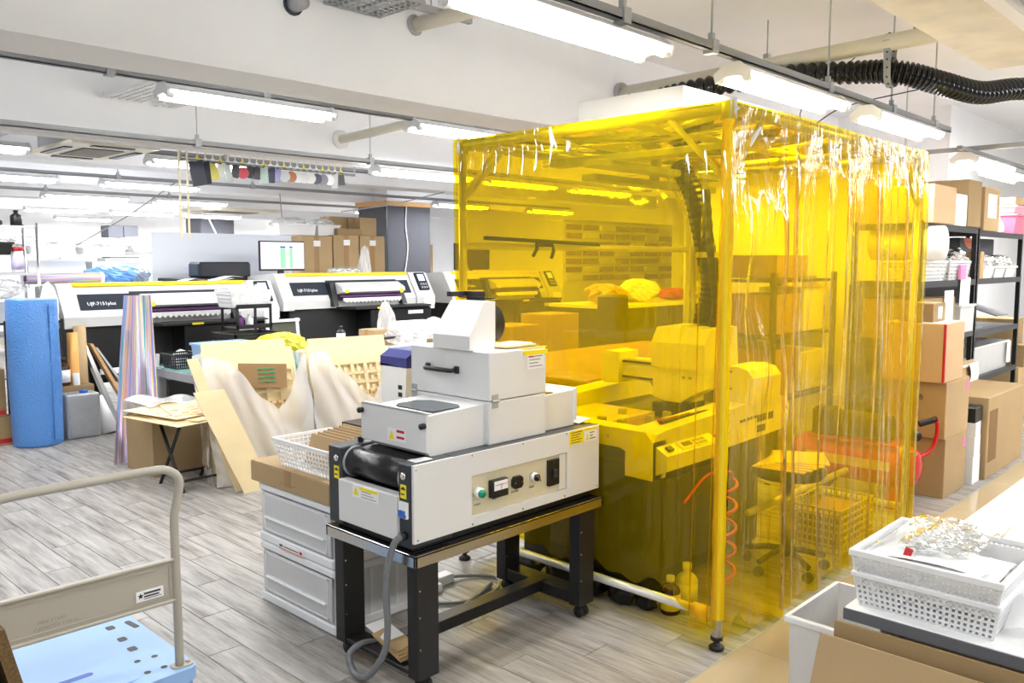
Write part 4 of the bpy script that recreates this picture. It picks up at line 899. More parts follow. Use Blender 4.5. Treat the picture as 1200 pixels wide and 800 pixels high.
for (x, y) in holes_round: part('hole', MB().cyl((x, y, .1975), (x, y, .1988), .011, 14), HOLE, deck)
part('grip_slot', MB().prism(rrect(.86, .985, 2.885, 2.912, .013), 2, .2, .2012), mat('deep_blue_recess', (60, 90, 180), .5), deck)
for (x, y) in ((.72, 2.78), (1.18, 2.78), (.72, 3.27), (1.18, 3.27)):
    part('caster', MB().cyl((x-.014, y, .05), (x+.014, y, .05), .05, 20).box(x-.02, x+.02, y-.02, y+.02, .06, .13, .004), RUBBER, tr, True)
hp = arc([(.665, 2.745, .20), (.665, 2.745, .42), (.665, 2.745, .70), (.66, 2.745, .83), (.685, 2.745, .878), (.74, 2.745, .890), (.95, 2.745, .892), (1.14, 2.745, .892), (1.20, 2.745, .882), (1.235, 2.745, .842), (1.222, 2.745, .76), (1.213, 2.745, .70), (1.213, 2.745, .42), (1.213, 2.745, .20)], 8)
hdl = part('handle', MB().tube(hp, .0145, 16), TAUPE, tr, True)
part('handle_panel', MB().box(.68, 1.206, 2.742, 2.748, .437, .578).box(.675, 1.208, 2.733, 2.757, .572, .583, .003).box(.675, 1.208, 2.733, 2.757, .430, .441, .003), TAUPE, tr)
part('pressed_frame', MB().box(.70, 1.19, 2.7395, 2.742, .556, .560).box(.70, 1.19, 2.7395, 2.742, .452, .456).box(1.186, 1.19, 2.7395, 2.742, .452, .56), TAUPE, tr)
ds = part('maker_sticker', MB().box(1.075, 1.165, 2.7385, 2.742, .463, .497), PAPER, tr)
star = []
for k in range(10):
    a = PI/2+k*PI/5; r_ = .010 if k % 2 == 0 else .0045; star.append((1.089+r_*math.cos(a), .482+r_*math.sin(a)))
part('star_mark', MB().prism(star, 1, 2.7375, 2.7386), BLACK, ds)
part('printed_lines', MB().box(1.10, 1.155, 2.7375, 2.7386, .485, .491).box(1.10, 1.15, 2.7375, 2.7386, .475, .480).box(1.10, 1.158, 2.7375, 2.7386, .469, .471), DGREY, ds)
text('lettering', 'MAX LOAD', .016, face_mY(.78, 2.7414, .482), mat('embossed_grey', (150, 144, 132), .5), tr, .0003); text('lettering', 'CAPACITY 150KG', .016, face_mY(.77, 2.7414, .462), mat('embossed_grey', (150, 144, 132), .5), tr, .0003)
for x in (.665, 1.213):
    part('foot_plate', MB().prism(rrect(x-.028, x+.045, 2.72, 2.772, .02), 2, .198, .203).cyl((x+.03, 2.746, .203), (x+.03, 2.746, .209), .009, 12), TAUPE, tr)
for k in range(3):
    b_ = MB().obox((.50+.062*k, 2.43+.008*k, .40-.03*k), (.028, .5, .76), ry=-.22)
    solo('cardboard_bundle', b_, mat('corrugated_edge', (112, 86, 48), .8, noise=.5, scale=120), 'bundle of brown corrugated board leaning at lower left, %s' % ('outermost', 'middle', 'nearest the trolley')[k], 'cardboard', 'corrugated bundles at lower left')

# ------------------------------------------------------------------ desk at lower right
dk = thing('white_desk', 'long white desk with a dark grey edge at lower right', 'desk', (3.3, .4, 0))
DX, DY, DZ = 2.045, .81, .72
part('desktop', MB().box(DX+.001, 5.6, -.3, DY, DZ-.028, DZ, .002), mat('white_laminate', (236, 236, 234), .3), dk)
part('edge_strip', MB().box(DX-.004, DX+.001, -.3, DY, DZ-.03, DZ-.001, .001), mat('dark_grey_edging', (92, 94, 100), .45), dk)
part('frame_beam', MB().box(DX+.08, DX+.11, -.3, DY-.06, DZ-.075, DZ-.03, .003).box(DX+.06, 5.5, DY-.1, DY-.07, DZ-.075, DZ-.03, .003), RAILG, dk)
part('leg', MB().box(DX+.07, DX+.11, DY-.11, DY-.07, 0, DZ-.03, .004), GALV, dk)
part('leg', MB().box(5.4, 5.45, DY-.11, DY-.07, 0, DZ-.03, .004), GALV, dk)
lb = basket(2.075, 2.42, .475, .80, DZ+.002, DZ+.085, WHITE, 'lower white perforated basket on the corner of the desk', 24, 6, .012, .0065, group='stacked white baskets on the desk', rim=.01)
ub = basket(2.07, 2.425, .47, .805, DZ+.062, DZ+.142, WHITE, 'upper white perforated basket holding a clear bag', 28, 7, .012, .0075, group='stacked white baskets on the desk', rim=.014)
part('inner_wall', MB().box(2.09, 2.405, .79, .793, DZ+.075, DZ+.13).box(2.087, 2.09, .49, .79, DZ+.075, DZ+.13).box(2.4, 2.403, .49, .79, DZ+.075, DZ+.13), WHITE, ub)
for k in range(3):
    solo('paper_sheet', MB().grid(lambda a, b_, k=k: (2.10+.24*a+.01*k, .50+.03*k+.24*b_, DZ+.10+.01*k+.018*math.sin(2.5*a+k)*math.sin(2*b_+1)), 10, 10), PAPER, 'white paper in the upper desk basket, %s' % ('bottom sheet', 'middle sheet', 'top sheet')[k], 'paper', 'papers in the upper basket')
mb = blob(2.27, .66, DZ+.115, .10, .085, .045, 11, 40, 26, .16)
solo('clear_bag', mb, CLEAR, 'crinkled clear bag with red print in the upper basket', 'bag')
def wrap(u, v):
    x = 2.16+.24*u; y = .80-.22*u-.1*v
    return (x+.02*math.sin(9*v+4*u), y+.015*math.sin(13*u+2*v), DZ+.12+.10*v*(1-.3*u)+.014*math.sin(17*u+5*v)*math.sin(7*v+2))
solo('clear_wrapper', MB().grid(wrap, 34, 22), CLEAR, 'loose clear wrapper standing up at the back of the upper basket', 'wrapper')
solo('white_pouch', blob(2.28, .71, DZ+.12, .07, .05, .035, 5, 30, 18, .12), WHITE, 'white pouch inside the clear bag on the desk basket', 'pouch')
solo('red_tag', MB().obox((2.155, .70, DZ+.135), (.004, .018, .03), rx=.3), REDL, 'small red printed tag at the left of the clear bag', 'tag')
solo('form_sheet', MB().grid(lambda a, b_: (2.13+.10*b_, .475-.15*a, DZ+.07-.05*(1-b_)+.03*math.sin(2*a)), 8, 8), PAPER, 'curled white printed form hanging at the right frame edge over the desk', 'paper')
def bin_(x0, x1, y0, y1, z0, z1, label, m=None, tp=.02, group=None):
    m = m or PPCLEAR; c = thing('storage_bin', label, 'bin', ((x0+x1)/2, (y0+y1)/2, z0), group)
    a = tp; B = [(x0+a, y0+a), (x1-a, y0+a), (x1-a, y1-a), (x0+a, y1-a)]; T = [(x0, y0), (x1, y0), (x1, y1), (x0, y1)]; mb = MB()
    vs = [(*p, z0) for p in B]+[(*p, z1) for p in T]+[(p[0]*.985+(x0+x1)/2*.015, p[1]*.985+(y0+y1)/2*.015, z0+.006) for p in B]+[(p[0]*.985+(x0+x1)/2*.015, p[1]*.985+(y0+y1)/2*.015, z1) for p in T]
    fs = [(3, 2, 1, 0), (8, 9, 10, 11)]+[(k, (k+1) % 4, (k+1) % 4+4, k+4) for k in range(4)]+[(k+8, k+12, (k+1) % 4+12, (k+1) % 4+8) for k in range(4)]+[(k+4, (k+1) % 4+4, (k+1) % 4+12, k+12) for k in range(4)]
    part('tub', mb.add(vs, fs), m, c)
    part('rim', MB().box(x0-.01, x1+.01, y0-.012, y0+.002, z1-.02, z1, .003).box(x0-.01, x1+.01, y1-.002, y1+.012, z1-.02, z1, .003).box(x0-.012, x0+.002, y0, y1, z1-.02, z1, .003).box(x1-.002, x1+.012, y0, y1, z1-.02, z1, .003), FROST if m is PPCLEAR else m, c)
    return c
bin_(2.17, 2.50, .72, 1.01, .02, .60, 'tall frosted clear bin beside the desk corner', tp=.012)
part_b = thing('open_carton', 'opened brown carton leaning against the desk front at bottom right', 'box', (2.05, .6, .2))
part('front_board', MB().add([(2.012, .852, .652), (2.008, .20, .652), (1.93, .20, .20), (1.87, .87, .20), (2.007, .852, .652), (2.003, .20, .652), (1.925, .20, .20), (1.865, .87, .20)], [(0, 1, 2, 3), (7, 6, 5, 4), (0, 4, 5, 1), (1, 5, 6, 2), (2, 6, 7, 3), (3, 7, 4, 0)]), CARD, part_b)
part('back_flap', MB().add([(2.036, .826, .685), (2.036, .20, .688), (2.03, .20, .2), (2.03, .84, .2), (2.031, .826, .685), (2.031, .20, .688), (2.025, .20, .2), (2.025, .84, .2)], [(0, 1, 2, 3), (7, 6, 5, 4), (0, 4, 5, 1), (1, 5, 6, 2), (2, 6, 7, 3), (3, 7, 4, 0)]), CARDD, part_b)

# ------------------------------------------------------------------ printers
PRW = mat('printer_white', (196, 196, 194), .55)
BADGE = mat('printer_dark_panel', (44, 48, 56), .85, spec=.2)
def printer(x0, y0, dz, label, badge=True, right=True):
    p = thing('wide_printer', label, 'printer', (x0+1.12, y0+.35, 0), 'wide format printers')
    L = 2.25; z = 1.03+dz; y = y0
    pr_ = [(y-.06, z), (y-.06, z+.09), (y+.12, z+.385), (y+.17, z+.40), (y+.7, z+.36), (y+.7, z)]
    part('housing', MB().prism(pr_, 0, x0+.13, x0+L-.3), PRW, p)
    capp = [(y-.085, z-.01), (y-.085, z+.095), (y+.10, z+.40), (y+.16, z+.41), (y+.7, z+.37), (y+.7, z-.01)]
    part('end_housing', MB().prism(capp, 0, x0, x0+.14), PRW, p)
    part('end_housing', MB().prism(capp, 0, x0+L-.30, x0+L), PRW, p)
    def sl(xa, xb, t0, t1, h=.006):  # panel lying on the slanted front
        ya, yb = y-.06+.18*t0, y-.06+.18*t1; za, zb = z+.09+.295*t0, z+.09+.295*t1; dy, dzz = -h*.85, h*.5
        return MB().add([(xa, ya, za), (xb, ya, za), (xb, yb, zb), (xa, yb, zb), (xa, ya+dy, za+dzz), (xb, ya+dy, za+dzz), (xb, yb+dy, zb+dzz), (xa, yb+dy, zb+dzz)],
                        [(3, 2, 1, 0), (4, 5, 6, 7), (0, 1, 5, 4), (1, 2, 6, 5), (2, 3, 7, 6), (3, 0, 4, 7)])
    part('yellow_trim', MB().box(x0+.13, x0+L-.32, y+.10, y+.2, z+.375, z+.412, .008), YELLOW, p)
    part('badge_panel', sl(x0+.17, x0+.66, .22, .72), BADGE, p)
    text('lettering', 'UJF-7151plus', .05, Matrix.Translation((x0+.24, y-.06+.18*.36-.008, z+.09+.295*.36+.004)) @ Matrix.Rotation(math.atan2(.295, .18), 4, 'X'), PAPER, p, .001)
    part('dark_band', sl(x0+.66, x0+1.72, .62, .78), BADGE, p)
    part('right_panel', sl(x0+1.60, x0+1.90, .2, .74), BADGE, p)
    part('round_badge', MB().cyl((x0+1.78, y-.06+.18*.47-.012, z+.09+.295*.47+.004), (x0+1.78, y-.06+.18*.47-.004, z+.09+.295*.47), .03, 16), RAILG, p, True)
    fc = part('front_cover', MB().prism([(y-.20, z+.19), (y-.19, z+.235), (y-.05, z+.30), (y+.04, z+.29), (y-.02, z+.16), (y-.12, z+.165)], 0, x0+.72, x0+1.66), PRW, p)
    part('cover_arm', MB().prism([(y-.14, z+.02), (y-.05, z+.30), (y+.05, z+.29), (y-.05, z+.02)], 0, x0+.64, x0+.71), BMATTE, p)
    part('cover_arm', MB().prism([(y-.14, z+.02), (y-.05, z+.20), (y+.05, z+.20), (y-.05, z+.02)], 0, x0+1.67, x0+1.74), BMATTE, p)
    part('yellow_sticker', MB().obox((x0+.78, y-.202, z+.20), (.05, .003, .04)), YLAB, fc); part('yellow_sticker', MB().obox((x0+1.60, y-.202, z+.19), (.05, .003, .05)), YLAB, fc)
    part('print_slot', MB().box(x0+.72, x0+1.66, y-.10, y-.061, z+.09, z+.17), BLACK, p)
    part('window_strip', MB().box(x0+.74, x0+1.64, y-.14, y-.10, z+.125, z+.15, .004), PURPLE, p)
    gd = MB(); gd.box(x0+.76, x0+1.62, y-.17, y-.14, z+.075, z+.115, .003)
    for k in range(15): gd.cyl((x0+.80+.056*k, y-.172, z+.075), (x0+.80+.056*k, y-.142, z+.075), .016, 10)
    part('paper_guide', gd, WHITE, p)
    part('front_table', MB().prism([(x0+.72, y-.06), (x0+.80, y-.36), (x0+1.95, y-.36), (x0+2.05, y-.06)], 2, z-.012, z+.012), BMATTE, p)
    part('table_label', MB().box(x0+1.1, x0+1.22, y-.366, y-.36, z-.012, z+.008), YLAB, p)
    part('lower_body', MB().box(x0+.12, x0+L-.08, y, y+.66, z-.42, z-.005, .01), BMATTE, p)
    part('ink_bay', MB().box(x0+1.05, x0+2.0, y-.30, y, z-.50, z-.02, .01), BLACK, p)
    part('caution_label', MB().box(x0+1.62, x0+1.86, y-.303, y-.299, z-.10, z-.055), PAPER, p)
    for k, xx in enumerate((x0+.3, x0+L-.35)):
        part('leg', MB().box(xx, xx+.1, y+.2, y+.35, .08, z-.4, .008), BMATTE, p)
        part('foot_beam', MB().box(xx-.01, xx+.11, y-.2, y+.7, .05, .12, .01), BMATTE, p)
        part('caster', MB().cyl((xx+.02, y-.12, .035), (xx+.08, y-.12, .035), .035, 14), RUBBER, p)
    part('take_up_bar', MB().cyl((x0+.3, y-.05, .45), (x0+L-.3, y-.05, .45), .04, 14), BMATTE, p, True)
    if right:
        cpn = part('operator_panel', sl(x0+L-.22, x0+L-.06, .25, .98, .05), BADGE, p)
        part('screen', sl(x0+L-.19, x0+L-.09, .62, .9, .054), mat('lit_lcd', (200, 205, 225), .3, emit=.6), cpn)
        for k in range(6): part('key', sl(x0+L-.19+.04*(k % 3), x0+L-.165+.04*(k % 3), .30+.14*(k//3), .38+.14*(k//3), .056), RAILG, cpn)
        part('hanging_note', MB().box(x0+L-.20, x0+L-.02, y-.095, y-.09, z-.06, z+.09), PAPER, p)
    return p
printer(2.76, 8.5, -.07, 'white and black wide printer with yellow trim, the leftmost, under the foil roll')
printer(5.06, 8.5, 0, 'white and black wide printer with yellow trim, right of the monitor')
printer(7.62, 8.5, 0, 'white and black wide printer half hidden behind the left edge of the booth')

# ------------------------------------------------------------------ things on and behind the printers
fr_ = thing('foil_roll', 'roll of iridescent foil lying on top of the leftmost printer', 'roll', (3.0, 8.95, 1.36))
part('foil', MB().grid(lambda u, v: (2.6+.68*v, 8.93+.055*math.cos(2*PI*u), 1.415+.055*math.sin(2*PI*u)), 24, 8), HOLO, fr_, True)
part('core', MB().cyl((3.28, 8.93, 1.415), (3.31, 8.93, 1.415), .058, 20), WHITE, fr_)
sb = thing('blue_sack', 'crumpled blue plastic sack behind the leftmost printer', 'sack', (4.05, 10.55, 1.28))
part('sack', blob(4.02, 10.5, 1.28, .30, .12, .13, 3), mat('blue_poly', (110, 160, 225), .35), sb); part('clear_neck', blob(4.27, 10.5, 1.29, .18, .1, .11, 8), mat('smoky_poly', (120, 130, 145), .3), sb)
fs_ = thing('flyer_pile', 'rumpled white flyers on the right part of the leftmost printer', 'paper', (4.4, 8.8, 1.37))
for k in range(3): part('sheet', MB().grid(lambda a, b_, k=k: (4.05+.12*k+.45*a, 8.68+.2*b_, 1.372+.012*k+.022*math.sin(5*a+2*k)), 12, 4), PAPER, fs_)
dk2 = thing('back_bench', 'dark bench behind the printers carrying monitor and black box', 'bench', (5.2, 9.7, 0))
part('bench_top', MB().box(4.3, 6.05, 9.25, 9.92, 1.35, 1.385, .004), BMATTE, dk2); part('bench_body', MB().box(4.35, 6.0, 9.3, 9.9, 0, 1.35, .004), BLACK, dk2)
mo = thing('computer_monitor', 'computer monitor with a pale spreadsheet on screen above the second printer', 'monitor', (5.55, 9.3, 1.385))
part('bezel', MB().box(5.27, 5.90, 9.28, 9.31, 1.465, 1.83, .006), BLACK, mo)
scr = part('screen', MB().box(5.285, 5.885, 9.275, 9.281, 1.487, 1.815), mat('lit_screen', (205, 196, 214), .4, emit=.3), mo, label='lit screen')
part('table_column', MB().box(5.55, 5.62, 9.272, 9.276, 1.50, 1.74), mat('lit_screen_green', (130, 205, 150), .4, emit=.25), scr); part('table_column', MB().box(5.68, 5.72, 9.272, 9.276, 1.50, 1.74), mat('lit_screen_green', (130, 205, 150), .4, emit=.25), scr)
part('header_bar', MB().box(5.55, 5.62, 9.272, 9.276, 1.745, 1.765).box(5.68, 5.72, 9.272, 9.276, 1.745, 1.765), mat('lit_screen_blue', (30, 70, 140), .4, emit=.3), scr)
part('stand', MB().box(5.54, 5.62, 9.31, 9.34, 1.39, 1.55, .004).box(5.40, 5.76, 9.26, 9.46, 1.385, 1.40, .004), BLACK, mo)
bb = thing('black_desktop_box', 'glossy black boxy device beside the monitor in front of the white partition', 'device', (4.85, 9.4, 1.385))
part('case', MB().box(4.52, 5.17, 9.3, 9.6, 1.386, 1.575, .025), mat('glossy_dark', (40, 42, 48), .2), bb); part('side_vent', MB().box(4.516, 4.521, 9.34, 9.55, 1.42, 1.54), DGREY, bb)
pt = thing('white_partition', 'long white partition panel behind the bench', 'partition', (5.0, 10.1, 0))
part('panel', MB().box(4.32, 6.22, 10.1, 10.14, .2, 1.93, .006), mat('partition_laminate', (222, 226, 234), .5), pt)
part('foot', MB().box(4.5, 4.55, 9.97, 10.3, 0, .2), GALV, pt); part('foot', MB().box(6.0, 6.05, 9.97, 10.3, 0, .2), GALV, pt)
for i, (x0, x1, h, s) in enumerate(((6.42, 6.94, 1.93, 'left'), (6.96, 7.40, 1.95, 'middle'), (7.42, 7.87, 1.95, 'right'))):
    c = carton(x0, x1, 10.2, 10.8, .5, h, 'tall standing brown carton behind the second printer, %s of three' % s, group='tall cartons behind the printers', tape=False)
    part('packing_tape', MB().box((x0+x1)/2-.04, (x0+x1)/2+.04, 10.198, 10.2, .6, h), TAPE, c); part('sticker', MB().box((x0+x1)/2-.05, (x0+x1)/2+.06, 10.195, 10.199, h-.14, h-.06), PAPER, c)
solo('pallet_table', MB().box(6.4, 8.12, 10.15, 10.85, .44, .498, .004).box(6.45, 6.55, 10.2, 10.3, 0, .44).box(7.95, 8.05, 10.2, 10.3, 0, .44).box(6.45, 6.55, 10.7, 10.8, 0, .44).box(7.95, 8.05, 10.7, 10.8, 0, .44), OAK, 'low wooden platform under the tall cartons', 'platform')
bin_(6.15, 6.75, 10.3, 10.6, 1.945, 2.10, 'white tub of plastic bags on the tall cartons, left', WHITE); bin_(6.78, 7.15, 10.3, 10.6, 1.945, 2.10, 'white tub of bags on the tall cartons, right', WHITE)
bag(6.4, 10.45, 2.02, .26, .13, .17, MILKY, 'milky bags heaped in the left tub on the cartons', 4); bag(6.95, 10.45, 2.02, .2, .12, .17, MILKY, 'milky bags heaped in the right tub on the cartons', 5)
carton(7.05, 7.48, 10.22, 10.6, 1.955, 2.05, 'flat open brown carton on the tall cartons', m=CARDD); carton(7.50, 7.80, 10.3, 10.6, 1.96, 2.22, 'plain carton standing on the tall cartons beside the column')
carton(7.2, 7.75, 10.63, 10.9, 1.96, 2.24, 'carton at the back of the tall cartons top', m=CARD)
bag(6.58, 8.95, 1.41, .09, .08, .36, BAGC, 'clear bag with yellow label standing on the second printer', 6)
bag(6.2, 8.85, 1.41, .22, .1, .10, MILKY, 'flat milky bag with coloured print lying on the second printer', 9)
solo('board_stack', MB().box(6.85, 7.3, 8.95, 9.18, 1.395, 1.435, .004), PLY, 'pale stack of boards at the right end of the second printer', 'board')
bm = thing('computer_monitor', 'dark monitor back above the third printer beside the booth edge', 'monitor', (8.6, 10, 1.4))
part('bezel', MB().box(8.75, 9.5, 9.6, 9.64, 1.45, 1.86, .008), BLACK, bm); part('stand', MB().box(9.05, 9.15, 9.64, 9.68, 1.1, 1.6).box(8.9, 9.3, 9.5, 9.8, 1.08, 1.10), BLACK, bm)
solo('side_table', MB().box(8.2, 9.9, 9.4, 10.1, 1.04, 1.08, .004).box(8.25, 8.3, 9.45, 9.5, 0, 1.04).box(9.8, 9.85, 9.45, 9.5, 0, 1.04).box(8.25, 8.3, 10.0, 10.05, 0, 1.04).box(9.8, 9.85, 10.0, 10.05, 0, 1.04), RAILG, 'grey table behind the third printer', 'table')
bag(8.85, 9.5, 1.09, .16, .08, .5, BAGC, 'clear bags standing beside the dark monitor', 12)
carton(9.9, 10.9, 12.6, 13.2, 0, 1.9, 'large brown carton far behind the third printer', m=CARDD)
# far white shelving and bins
sh = thing('white_shelf_unit', 'white shelving with translucent bins behind the leftmost printer', 'shelf', (4.05, 11.2, 0))
for z in (.5, 1.0, 1.26, 1.66): part('shelf_board', MB().box(3.2, 4.75, 11.0, 11.5, z-.02, z, .003), WHITE, sh)
for x in (3.2, 3.97, 4.73): part('post', MB().box(x, x+.03, 11.0, 11.03, 0, 1.7), WHITE, sh)
bins = [(3.25, 3.9, 1.265, 1.6), (4.02, 4.7, 1.265, 1.58), (3.3, 3.8, 1.665, 1.78), (3.9, 4.4, 1.665, 1.76)]
for i, (a, b_, z0, z1) in enumerate(bins): bin_(a, b_, 11.05, 11.4, z0, z1, 'translucent bin on the white shelving, %s' % ('lower left', 'lower right', 'upper left', 'upper right')[i])
for k in range(4): bag(3.35+.42*k, 11.2, 1.78, .24, .14, .10+.02*(k % 2), MILKY, 'milky bag of parts atop the white shelving, %s' % ('leftmost', 'second', 'third', 'rightmost')[k], 20+k)
for k in range(2): solo('paper_roll', MB().cyl((4.35+.02*k, 10.62, 1.345+.125*k), (4.95, 10.55, 1.345+.125*k), .06, 16), WHITE, 'white paper roll lying before the shelving, %s' % ('upper', 'lower')[k], 'roll', smooth=True)
solo('roll_support', MB().box(3.7, 5.0, 10.35, 10.75, 1.23, 1.28).box(3.75, 3.8, 10.4, 10.45, 0, 1.23).box(4.9, 4.95, 10.4, 10.45, 0, 1.23).box(3.75, 3.8, 10.65, 10.7, 0, 1.23).box(4.9, 4.95, 10.65, 10.7, 0, 1.23), WHITE, 'narrow white stand under the paper rolls', 'stand')
sh = thing('white_shelf_unit', 'distant white shelf heaped with bags in front of the far locker', 'shelf', (6.5, 16.5, 0))
for z in (.8, 1.4, 1.75): part('shelf_board', MB().box(3.2, 9.6, 16.2, 16.8, z-.03, z), WHITE, sh)
for x in (3.2, 5.3, 7.4, 9.56): part('post', MB().box(x, x+.04, 16.2, 16.24, 0, 1.8), WHITE, sh)
for k in range(9): bag(3.7+.66*k, 16.45, 1.752, .38, .2, .16+.05*(k % 3), MILKY if k % 2 else WHITE, 'pale bag on the distant white shelf, number %s from the left' % ('one', 'two', 'three', 'four', 'five', 'six', 'seven', 'eight', 'nine')[k], 40+k)
for k in range(4): carton(3.5+1.3*k, 4.2+1.3*k, 16.3, 16.7, 1.405, 1.64, 'white boxed stock on the distant shelf, %s' % ('leftmost', 'second', 'third', 'rightmost')[k], m=WHITE, tape=False)

# ------------------------------------------------------------------ left side: racks, rolls, boards
rk = thing('wire_rack', 'silver wire rack at the left edge with an adhesive tape machine on top', 'rack', (2.3, 9.0, 0))
for z in (.9, 1.22, 1.47, 1.91):
    part('wire_shelf', MB().lattice((1.8, 8.8, z), (2.69, 8.8, z), (2.69, 9.2, z), (1.8, 9.2, z), 30, 5, .004, .006).box(1.8, 2.69, 8.795, 8.805, z-.02, z), mat('wire_grey', (186, 188, 192), .35, .2), rk)
for x, y in ((2.68, 8.8), (2.68, 9.2), (1.8, 8.8), (1.8, 9.2)): part('post', MB().cyl((x, y, 0), (x, y, 1.94), .0125, 10), CHROME, rk, True)
part('post', MB().cyl((2.38, 9.2, 0), (2.38, 9.2, 1.94), .01, 8), CHROME, rk, True)
tm = thing('tape_machine', 'black levered machine with a silver wheel on top of the wire rack', 'machine', (2.3, 9.0, 1.92))
part('lever', MB().tube([(1.9, 8.95, 2.08), (2.2, 8.95, 2.02), (2.38, 8.95, 1.98)], .045, 10), BLACK, tm, True); part('base', MB().box(1.9, 2.42, 8.87, 9.05, 1.915, 1.96, .01), BLACK, tm)
part('wheel', MB().cyl((2.33, 8.88, 1.99), (2.33, 8.85, 1.99), .035, 18), CREAM, tm, True)
bottle(2.57, 9.0, 1.915, .05, .15, BLACK, 'black squat bottle on top of the wire rack', capm=BLACK)
bin_(1.95, 2.5, 8.88, 9.1, 1.64, 1.76, 'shallow black tray on the white boxes in the wire rack', BLACK)
for k in range(3): carton(1.9, 2.42, 8.85, 9.15, 1.475+.055*k, 1.525+.055*k, 'flat white box stacked in the wire rack, %s' % ('bottom', 'middle', 'top')[k], m=WHITE, tape=False, group='flat white boxes in the wire rack')
bottle(2.55, 8.95, 1.475, .055, .24, WHITE, 'white tin with red lid in the wire rack', capm=REDL, neck=.85, lab=mat('pale_violet_print', (196, 186, 220), .5))
bag(2.35, 9.0, 1.22, .24, .14, .2, BAGC, 'clear bags heaped on the lower shelf of the wire rack', 31)
bag(2.05, 9.0, 1.22, .2, .14, .16, MILKY, 'milky bag on the lower shelf of the wire rack', 32)
br = thing('black_rack', 'black metal rack behind the blue bubble wrap roll', 'rack', (2.5, 8.45, 0))
for x, y in ((2.24, 8.3), (2.70, 8.3), (2.24, 8.6), (2.70, 8.6), (1.95, 8.3)): part('post', MB().box(x-.012, x+.012, y-.012, y+.012, 0, 1.06), BLACK, br)
for z in (.56, 1.04): part('shelf', MB().box(1.95, 2.71, 8.29, 8.61, z-.015, z, .003), RAILG if z < 1 else BLACK, br)
bin_(2.0, 2.33, 8.33, 8.56, 1.042, 1.24, 'white bucket behind the top of the bubble wrap roll', WHITE)
bag(2.63, 8.42, 1.042, .085, .09, .34, mat('white_cloth_bag', (232, 232, 236), .8), 'tall white cloth bag on the black rack beside the leftmost printer', 33)
bag(2.43, 8.42, 1.042, .12, .09, .16, BAGC, 'small clear bag on the black rack', 34)
bottle(2.52, 8.4, .562, .055, .24, WHITE, 'white bottle with brown band on the black rack shelf', capm=RAILG, lab=PAPER, neck=.6)
bw = thing('bubble_wrap_roll', 'tall blue roll of bubble wrap standing on the floor at left', 'roll', (2.36, 7.98, 0))
part('wrap', MB().lathe((2.36, 7.98, 0), [(.19, 0), (.196, .02), (.2, .3), (.206, .6), (.2, .9), (.196, 1.25), (.19, 1.262), (.06, 1.262)], 40), BUBBLE, bw, True)
part('core', MB().lathe((2.36, 7.98, 0), [(.05, 1.2), (.05, 1.265), (.04, 1.266)], 20), CARD, bw, True)
part('loose_edge', MB().grid(lambda u, v: (2.36+.205*math.cos(-1.2+.25*u), 7.98+.207*math.sin(-1.2+.25*u)-.004, .05+1.18*v), 3, 12), BUBBLE, bw)
carton(1.85, 2.2, 8.1, 8.5, 0, .25, 'lower brown carton with red tape at the left edge', m=CARDD, sticker=('Y', 1.86, 2.19, .02, .06, REDL)); carton(1.8, 2.16, 8.1, 8.5, .255, .66, 'upper brown carton at the left edge', m=CARDD, sticker=('Y', 1.86, 2.15, .27, .31, REDL))
cn = thing('metal_can', 'square silver metal can with a blue cap beside the bubble wrap roll', 'can', (2.73, 8.05, 0))
part('body', MB().box(2.585, 2.87, 7.93, 8.15, 0, .40, .012), GALV, cn); part('pressed_panel', MB().box(2.61, 2.845, 7.926, 7.93, .03, .37, .001), GALV, cn); part('cap', MB().cyl((2.76, 8.02, .40), (2.76, 8.02, .425), .035, 16), BLUEM, cn, True); part('handle', MB().box(2.63, 2.70, 8.0, 8.02, .40, .415), ALU, cn)
carton(2.60, 2.92, 8.20, 8.45, 0, .44, 'low brown carton behind the metal can', m=CARDD)
bottle(2.68, 8.28, .446, .06, .26, mat('brown_glass', (60, 34, 14), .15), 'dark brown reagent bottle with white label behind the metal can', capm=BLACK, lab=PAPER)
for k, (x0, m_, z) in enumerate(((2.74, mat('orange_kraft', (222, 160, 84), .6), .92), (2.80, CARD, .98))):
    w_ = thing('kraft_roll', 'rolled kraft sheet standing by the black rack, %s' % ('the orange one with a torn white edge', 'the plain brown one')[k], 'roll', (x0+.05, 8.3, 0))
    part('sheet', MB().cyl((x0+.04, 8.25+.02, .45 if 0 else .02), (x0+.07, 8.36, z), .055, 14), m_, w_, True)
    if k == 0: part('torn_edge', MB().cyl((x0+.035, 8.205, .2), (x0+.05, 8.27, .55), .03, 8), PAPER, w_)
def leaning(name, x0, x1, y0, y1, z, t, m, label, group=None, zb=0):
    mb = MB().add([(x0[0], y0, zb), (x0[1], y0, zb), (x1[1], y1, z), (x1[0], y1, z), (x0[0], y0+t, zb), (x0[1], y0+t, zb), (x1[1], y1+t, z), (x1[0], y1+t, z)], [(0, 1, 2, 3), (7, 6, 5, 4), (0, 4, 5, 1), (1, 5, 6, 2), (2, 6, 7, 3), (3, 7, 4, 0)])
    return solo(name, mb, m, label, 'board', group)
leaning('leaning_board', (3.12, 3.17), (2.90, 2.93), 8.22, 8.40, .83, .09, ALU, 'silver edged board leaning right of the metal can, left one')
leaning('leaning_board', (3.30, 3.34), (2.97, 3.0), 8.2, 8.40, .80, .09, OAK, 'brown edged board leaning right of the metal can, middle one')
leaning('leaning_board', (3.42, 3.45), (3.02, 3.04), 8.2, 8.40, .76, .09, GALV, 'thin grey board leaning beneath the leftmost printer, right one')
